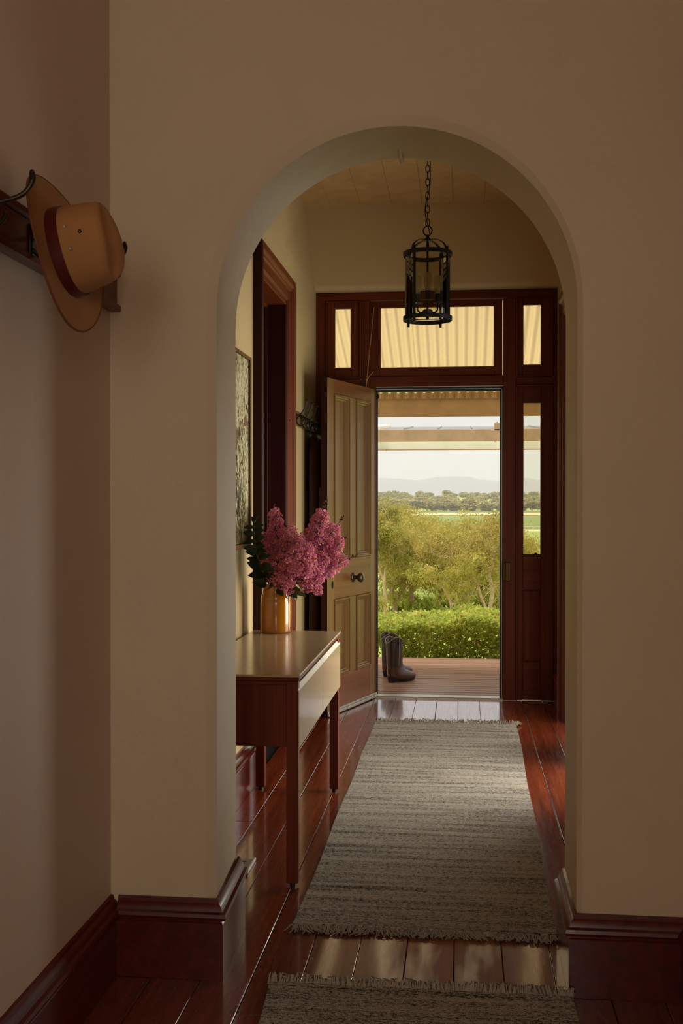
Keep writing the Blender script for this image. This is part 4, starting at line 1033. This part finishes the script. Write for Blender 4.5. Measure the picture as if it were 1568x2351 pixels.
# ================================================================== land
def terrain():
    prof = [(9.6, -.62), (12, -.74), (16, -1.05), (30, -2.25), (55, -4.1), (75, -4.6), (110, -7.2), (180, -11), (260, -12.5), (520, -12.5), (700, -12.5), (1300, -12.5), (1700, -12.5), (1900, -8), (2400, 13), (2800, 14), (3500, 4), (9000, 0)]
    xs_ = [-1, -.5, -.25, -.12, -.05, 0, .05, .12, .25, .5, 1]; m = MB(); rows = []
    for y, z in prof: rows.append([(x * (40 + y * .9), y, z) for x in xs_])
    m.loft(rows, False, False); return m
o = terrain().build('ground', GRASS, None, True); tag(o, 'grassy land falling from the house to the valley floor', 'ground', kind='structure')
def strip(name, y0, y1, z, mat, label, cat='field', w=.8):
    m = MB(); m.box(-y1 * w, y1 * w, y0, y1, z, z + .12); tag(m.build(name, mat), label, cat, kind='structure'); 
m = MB(); m.loft([[(x, y, z) for y, z in ((10.97, -.655), (12, -.70), (15.4, -.99), (15.4, -1.1), (12, -.9), (10.97, -.8))] for x in (-4, 4)]); tag(m.build('gravel_path', GRAVEL), 'pale gravel path glimpsed under the hedge', 'path', kind='structure')
strip('lower_field', 300, 525, -12.45, FIELD, 'bright green paddock nearest in the valley')
strip('tan_strip', 525, 560, -12.4, TRACK, 'tan strip beside the white rail')
strip('crop_field', 590, 1180, -12.4, FIELD2, 'deep green field across the valley')
strip('dirt_track', 1200, 1450, -12.35, TRACK, 'tan dirt track beyond the green field')
strip('far_paddock', 1450, 1780, -12.3, FARLAND, 'grey-green paddock before the distant trees')
m = MB(); rows = []
ridge = [(-2600, 90), (-1400, 130), (-900, 148), (-560, 162), (-430, 158), (-290, 146), (-235, 152), (-165, 164), (-50, 171), (60, 165), (115, 150), (225, 141), (268, 150), (400, 160), (515, 142), (900, 120), (1600, 140), (2600, 90)]
m.loft([[(x * 1.02, 6400, -10) for x, h in ridge], [(x, 6900, h * .75) for x, h in ridge], [(x, 7000, h) for x, h in ridge], [(x, 7600, -10) for x, h in ridge]], False, False)
tag(m.build('distant_hills', HILLM, None, True), 'low hazy blue-grey hills along the horizon', 'hills', kind='structure')

# haze over the valley
hz = Mat('valley_haze'); hz.t.nodes.remove(hz.b)
vsn = hz.n('ShaderNodeVolumeScatter'); vsn.inputs['Color'].default_value = (.95, .955, 1, 1); vsn.inputs['Density'].default_value = .00008; vsn.inputs['Anisotropy'].default_value = .1
hz.l(vsn.outputs[0], hz.out.inputs['Volume'])
o = MB().box(-4500, 4500, 120, 8200, -60, 420).build('haze', hz.m); tag(o, 'thin grey haze lying over the valley', 'haze', kind='stuff')

# ------------------------------------------------------------------ leaves
def leafcloud(centres, radii, count, L, Wd, seed, droop=.5, flat=.75, soft=0):
    rg = np.random.default_rng(seed); idx = rg.integers(0, len(centres), count); c = np.asarray(centres)[idx]; r = np.asarray(radii)[idx][:, None]
    if soft: p = c + np.clip(rg.normal(size=(count, 3)), -2.1, 2.1) * r * .62 * np.array([1, 1, flat])
    else:
        d = rg.normal(size=(count, 3)); d /= np.linalg.norm(d, axis=1, keepdims=True); p = c + d * r * (rg.random((count, 1)) ** .45) * np.array([1, 1, flat])
    ax = rg.normal(size=(count, 3)); ax[:, 2] -= droop * 2; ax /= np.linalg.norm(ax, axis=1, keepdims=True)
    s = np.cross(ax, rg.normal(size=(count, 3))); s /= np.linalg.norm(s, axis=1, keepdims=True)
    l = L * rg.uniform(.7, 1.3, (count, 1)); w = Wd * rg.uniform(.7, 1.3, (count, 1))
    v = np.stack([p, p + ax * l * .5 + s * w, p + ax * l, p + ax * l * .5 - s * w], 1).reshape(-1, 3)
    return v, np.arange(count * 4).reshape(-1, 4)

# hedge beyond the deck
hd = thing('clipped_hedge', 'clipped leafy green hedge just beyond the deck edge', 'hedge', (0, 10.35, -.65))
rg = np.random.default_rng(5)
def hedge_leaves(cnt):
    x = rg.uniform(-1.75, 1.55, cnt); y = rg.uniform(9.86, 10.95, cnt); z = rg.uniform(-.62, .30, cnt)
    topz = .235 + .035 * np.sin(x * 4.1 + 1) + .02 * np.sin(x * 11 + y * 7)
    z = np.where(rg.random(cnt) < .40, topz + rg.normal(0, .025, cnt), z)
    y = np.where((rg.random(cnt) < .62) & (z < topz - .06), 9.90 + np.abs(rg.normal(0, .06, cnt)), y)
    keep = z < topz + .05
    low = np.clip((.10 - z) / .25, 0, 1)
    lim = (np.abs(x + .13) > (.60 - .10 * low)) & (np.abs(x + .13) < 1.1) & (z < .07 + .04 * np.sin(x * 20))
    keep &= ~(lim & (rg.random(cnt) < .93))
    return np.stack([x, y, z], 1)[keep]
P = hedge_leaves(90000); cnt = len(P); nrm = rg.normal(size=(cnt, 3)) + np.array([0, -.5, .8]); nrm /= np.linalg.norm(nrm, axis=1, keepdims=True)
ax = np.cross(nrm, rg.normal(size=(cnt, 3))); ax /= np.linalg.norm(ax, axis=1, keepdims=True); sd = np.cross(nrm, ax); l = rg.uniform(.024, .045, (cnt, 1)); w = l * .33
v = np.stack([P, P + ax * l * .5 + sd * w, P + ax * l, P + ax * l * .5 - sd * w], 1).reshape(-1, 3) - np.array([0, 10.35, -.65])
mi = (rg.random(cnt) < .045).astype(np.int32)
o = rawmesh('foliage', v, np.arange(cnt * 4).reshape(-1, 4), HEDGE, hd, mi=mi, mats=[HEDGE, HEDGER]); o['kind'] = 'stuff'
rr = random.Random(3)
for k in range(16):
    x = -1.6 + k * .2 + rr.uniform(-.05, .05); y = rr.uniform(10.15, 10.6); m = MB()
    m.tube([(x, y, -.70), (x + rr.uniform(-.06, .06), y, -.4), (x + rr.uniform(-.1, .1), y - .1, -.1), (x + rr.uniform(-.12, .12), y - .15, .12)], [.014, .012, .009, .005], 6); m.build('stem', BARK, hd, True)
# lime strappy plants at the two ends of the gap
for x, lab in ((-.90, 'lime-green strappy plant at the left end of the hedge'), (.335, 'lime-green strappy plant at the right end of the hedge')):
    t = thing('strappy_plant', lab, 'plant', (x, 11.0, -.68))
    for q in range(6):
        a = rr.uniform(0, 6.28); m = MB(); dx, dy = cos(a) * .08, sin(a) * .08
        m.ribbon([(x + dx * .3, 11 + dy * .3, -.72), (x + dx * .5, 11 + dy * .5, -.3), (x + dx * .9, 11 + dy * .9, -.02), (x + dx * 1.6, 11 + dy * 1.6, .02)], (sin(a), -cos(a), .01), .022, .003); m.build('leaf', LIMEP, t)

# gum trees on the slope
def gz(y):
    pr = [(9.6, -.62), (12, -.74), (16, -1.05), (30, -2.25), (55, -4.1), (75, -4.6), (110, -7.2), (180, -11), (260, -12.5)]
    for (a, za), (b, zb) in zip(pr, pr[1:]):
        if a <= y <= b: return za + (zb - za) * (y - a) / (b - a)
    return -12.5
def gum(x, y, h, seed, label, lean=0, spread=.42, mat=GUM, bark=BARKP, dens=1.0, clear=.28, fork=3):
    rr = random.Random(seed); z0 = gz(y) - .1; t = thing('gum_tree', label, 'tree', (x, y, z0), 'gum trees on the slope beyond the hedge'); tips = []
    m = MB(); br = MB()
    top_ = Vector((lean * h * clear * .9, rr.uniform(-.1, .1) * h * .2, h * clear)); r0 = .022 * h + .03
    m.tube([(0, 0, -.2), (lean * h * .1, 0, h * clear * .4), top_], [r0 * 1.25, r0, r0 * .8], 8, True); 
    def branch(p, d, L, r, lvl):
        q = p + d * L * .5 + Vector((rr.uniform(-.16, .16), rr.uniform(-.16, .16), rr.uniform(-.02, .12))) * L; e = p + d * L + Vector((rr.uniform(-.14, .14), rr.uniform(-.14, .14), .04)) * L
        (m if lvl == 0 else br).tube(smooth([p, q, e], 3), smr([r, r * .8, r * .55], 3), 6 if lvl < 2 else 4)
        if lvl >= 1: tips.append((q, L)); tips.append((e, L))
        if lvl >= 3: return
        for _ in range(2 if lvl else 3):
            nd = (d + Vector((rr.uniform(-.9, .9), rr.uniform(-.9, .9), rr.uniform(-.45, .5)))).normalized(); branch(e if rr.random() < .6 else q, nd, L * rr.uniform(.6, .85), r * .55, lvl + 1)
    for k in range(fork):
        a = 2 * pi * k / fork + rr.uniform(-.5, .5); d = Vector((cos(a) * spread * 1.6 + lean, sin(a) * spread * 1.6, 1)).normalized(); branch(top_, d, h * .32, r0 * .66, 0)
    m.build('trunk', bark, t, True, world=False); br.build('branches', bark, t, True, world=False)['kind'] = 'stuff'
    cs = [tuple(p) for p, L in tips]; rs = [h * rr.uniform(.06, .12) for _ in tips]
    for _ in range(len(tips)):
        p, L = rr.choice(tips); cs.append((p.x + rr.uniform(-.16, .16) * h, p.y + rr.uniform(-.16, .16) * h, p.z - rr.uniform(-.05, .26) * h)); rs.append(h * rr.uniform(.05, .10))
    v, f = leafcloud(cs, rs, int(15000 * dens), .15, .026, seed, .45, .85, 1); o = rawmesh('foliage', v, f, mat, t); o['kind'] = 'stuff'
    return t
def gum_limbs(x, y, limbs, r0, seed, label, mat=GUM, bark=BARKP, dens=1.0, start=.42):
    rr = random.Random(seed); z0 = gz(y) - .12; t = thing('gum_tree', label, 'tree', (x, y, z0), 'gum trees on the slope beyond the hedge'); m = MB(); br = MB(); cs = []; rs = []
    for li, L in enumerate(limbs):
        dy = 0; pts = []
        for k, (a, b) in enumerate(L):
            dy += rr.uniform(-.16, .16) * (k > 0); pts.append(Vector((a, dy, b + (.12 if k or li else -.25))))
        n = len(pts); r = r0 if li == 0 else r0 * .72
        m.tube(smooth(pts, 4), smr([r * (1.15 - .85 * k / (n - 1)) for k in range(n)], 4), 7)
        for k in range(1, n):
            u = k / (n - 1)
            for q in range(4 if u > start else 1):
                p = pts[k] if rr.random() < .5 else pts[k].lerp(pts[k - 1], rr.random())
                e = p + Vector((rr.uniform(-.75, .75), rr.uniform(-.8, .8), rr.uniform(-.1, .65)))
                br.tube(smooth([p, p.lerp(e, .5) + Vector((0, 0, .06)), e], 3), smr([r * .32, r * .22, r * .10], 3), 4)
                for w in range(4 if u > start else 2):
                    c = e + Vector((rr.uniform(-.35, .35), rr.uniform(-.35, .35), rr.uniform(-.35, .25))); cs.append(tuple(c)); rs.append(rr.uniform(.16, .34))
    m.build('trunk', bark, t, True, world=False); o = br.build('branches', bark, t, True, world=False); o['kind'] = 'stuff'
    v, f = leafcloud(cs, rs, int(9000 * dens), .14, .022, seed, .5, .85, 1); o = rawmesh('foliage', v, f, mat, t); o['kind'] = 'stuff'
gum_limbs(-.33, 45, [[(0, 0), (-.09, .57), (-.34, 1.13), (-.55, 1.32), (-.86, 1.41), (-1.16, 1.68)], [(-.09, .54), (.07, .57), (.16, .79), (.32, 1.28), (.39, 1.9)]], .075, 40, 'forked pale-trunked gum in the centre of the doorway view', GUM, dens=.55, start=.5)
gum_limbs(1.07, 46, [[(0, 0), (.11, .37), (.22, 1.06), (.11, 1.75), (.30, 2.39), (.29, 3.01), (.12, 3.75)], [(.07, .13), (-.2, .71), (-.47, 1.48), (-.93, 1.93), (-1.46, 2.35), (-1.91, 2.49), (-2.33, 2.67)], [(.30, 2.39), (.5, 2.61), (.76, 2.93)]], .085, 41, 'gum with a long leaning bough at the right of the doorway view', GUM2, dens=.9, start=.55)
gum_limbs(-3.27, 47, [[(0, 0), (.02, .72), (-.02, 1.4), (.09, 2.41), (.28, 3.2), (.2, 4.1)], [(-.02, 1.4), (-.27, 2.13), (-.42, 2.95), (-.3, 3.9)]], .08, 42, 'tall gum hard against the left edge of the doorway view', GUM, dens=1.2)
gum_limbs(-2.94, 50, [[(0, 0), (-.12, .52), (-.22, 1.02), (.02, 1.72), (.14, 2.7), (.05, 3.5)], [(-.12, .52), (.34, 1.12), (.68, 1.93), (.8, 2.8)]], .10, 43, 'dark-trunked gum second from the left in the doorway view', GUM2, BARK, 1.1)
gum_limbs(-2.31, 52, [[(0, 0), (-.04, .69), (-.06, 1.21), (.16, 2.04), (.06, 2.97), (.2, 3.5)], [(-.04, .96), (.37, 1.52), (.79, 2.25), (1.0, 3.1)], [(-.06, 1.21), (-.4, 1.83), (-.6, 2.7)]], .12, 44, 'thick dark-trunked gum left of centre in the doorway view', GUM, BARK, 1.3)
gum_limbs(.33, 49, [[(0, 0), (.02, .6), (-.08, 1.19), (.08, 1.87), (-.02, 2.75), (.1, 3.4)], [(.02, .66), (.27, 1.19), (.5, 1.9), (.45, 2.7)]], .055, 45, 'slim gum between the forked gum and the leaning one', GUM, dens=.9)
G = [(-4.6, 54, 6.4, 'broad gum behind the far left trees'), (2.0, 55, 5.2, 'gum half hidden behind the right door jamb'), (-1.2, 55, 5.8, 'bushy gum filling the centre-left of the doorway view'), (.9, 57, 6.0, 'bushy gum filling the centre-right of the doorway view'),
     (-3.4, 60, 7.4, 'rounded gum behind the left-hand trees'), (-1.0, 63, 6.4, 'olive gum in the second row at centre'), (1.4, 62, 6.4, 'airy gum in the second row right of centre'), (2.2, 66, 7.8, 'tall thin-crowned gum rising to the field at right'),
     (-5.6, 66, 8.2, 'gum in the third row at far left'), (.2, 72, 6.6, 'gum in the third row at centre'), (-2.4, 74, 7.2, 'gum in the third row left of centre'), (-4.4, 70, 8.0, 'gum in the third row second from the left')]
for i, (x, y, h, lab) in enumerate(G):
    gum(x, y, h * .66, 60 + i, lab, lean=R.uniform(-.25, .25), mat=GUM if i % 3 else GUM2, bark=BARKP if i % 2 else BARK, dens=1.0, clear=.28)
# undergrowth shrubs between the trunks
for i, (x, y, s) in enumerate(((-1.9, 52, .8), (.9, 56, .9), (2.2, 58, 1.0), (-.3, 58, .8), (-3.6, 54, 1.0))):
    t = thing('low_shrub', 'low green shrub between the gum trunks, %s' % ('left of centre', 'right of the forked gum', 'below the leaning bough', 'behind the forked gum', 'at the far left')[i], 'shrub', (x, y, gz(y)), 'low shrubs under the gum trees')
    rr = random.Random(i); cs = [(rr.uniform(-1, 1) * s, rr.uniform(-.8, .8) * s, rr.uniform(.1, .7) * s) for _ in range(9)]
    v, f = leafcloud(cs, [s * .45] * 9, 2200, .16, .05, 300 + i, .1); o = rawmesh('foliage', v, f, HEDGE, t); o['kind'] = 'stuff'
    m = MB(); [m.tube([(0, 0, -.1), (c[0] * .7, c[1] * .7, c[2])], [.03, .01], 5) for c in cs]; m.build('stems', BARK, t, True, world=False)

# distant tree line
def fartree(seed, t):
    rr = random.Random(seed); cs = []; rs = []
    for k in range(10):
        a = rr.uniform(0, 6.28); q = rr.uniform(0, .38); cs.append((cos(a) * q, sin(a) * q, rr.uniform(.36, .84))); rs.append(rr.uniform(.16, .27))
    v, f = leafcloud(cs, rs, 1500, .10, .045, 900 + seed, .1, .8); return rawmesh('crown', v, f, FARG, t)
fp = []
for s in range(5):
    t = thing('distant_tree', 'bushy grey-green tree in the distant tree line beyond the fields', 'tree', (0, 0, 0), 'trees in the distant tree line')
    f_ = fartree(s, t); f_['kind'] = 'stuff'; mm = MB(); mm.tube([(0, 0, -.05), (0, 0, .5)], [.04, .025], 6); b_ = mm.build('trunk', BARK, t); fp.append((t, f_, b_))
rr = random.Random(11); first = set()
def tz(y):
    pr = [(1700, -12.5), (1900, -8), (2400, 13), (2800, 14)]
    for (a, za), (b, zb) in zip(pr, pr[1:]):
        if a <= y <= b: return za + (zb - za) * (y - a) / (b - a)
    return -12.5
spots = []; tries = 0
while len(spots) < 210 and tries < 20000:
    tries += 1; y = rr.uniform(1690, 2480) if len(spots) > 40 else rr.uniform(1690, 1745); x = rr.uniform(-.112, .105) * y; h = rr.uniform(14, 20) * (1.2 if y < 1800 else 1)
    if all(math.hypot(x - a, y - b) > .60 * (h + c) * (1 if y > 1750 else .92) for a, b, c in spots): spots.append((x, y, h))
for x, y, h in spots:
    i = rr.randrange(5); src = fp[i]
    if i not in first: first.add(i); r_ = src[0]
    else:
        r_ = src[0].copy(); COL.objects.link(r_); inst(src[1], r_, 'crown'); inst(src[2], r_, 'trunk')
    r_.location = (x, y, tz(y) - 4.0); r_.scale = (h * 1.3, h * 1.3, h); r_.rotation_euler = (0, 0, rr.uniform(0, 6.28))
# sheds and houses in the valley
def shed(x, y, w, d, h, wall, roof, label, rz=None):
    z = tz(y) if y > 1700 else -12.4; t = thing('valley_building', label, 'building', (x, y, z))
    MB().box(x - w / 2, x + w / 2, y, y + d, z, z + h).build('wall', wall, t)
    MB().loft([[(xx, y - .5, z + h), (xx, y + d / 2, z + h + (rz or h * .5)), (xx, y + d + .5, z + h)] for xx in (x - w / 2 - .5, x + w / 2 + .5)]).build('roof', roof, t)
shed(-66, 1340, 21, 8, 2.6, plain('shed_wall', '8c867c', .8), ROOFO, 'long low shed with an ochre roof at the edge of the track')
shed(-22, 2050, 9, 8, 6, STONE, plain('tile_roof', 'b0774a', .7), 'small white house with an orange roof among the distant trees')
shed(55, 1950, 20, 9, 5, STONE, STONE, 'wide white house among the distant trees at right')
shed(-165, 2150, 14, 9, 6, STONE, plain('grey_roof', '9aa0a4', .6), 'white house high at the left edge of the distant trees')
shed(-6, 1980, 6, 6, 4, STONE, plain('tile_roof2', 'b0774a', .7), 'tiny pale house in the middle of the distant trees')
# white running rails
def railing(y, x0, x1, step, h, label):
    t = thing('running_rail', label, 'fence', (0, y, -12.4)); MB().box(x0, x1, y, y + .25, -12.4 + h - .35, -12.4 + h).build('top_rail', STONE, t)
    x = x0; p0 = None
    while x < x1:
        if p0 is None: p0 = MB().box(-.14, .14, -.14, .14, 0, h).build('post', STONE, t, world=False); p0.location = (x, 0, 0)
        else: o = inst(p0, t, 'post'); o.location = (x, 0, 0)
        x += step
railing(495, -14, 62, 4.2, 1.9, 'white running rail nearest across the paddock')
railing(585, -16, 70, 9, 1.2, 'white running rail farther out along the green field')
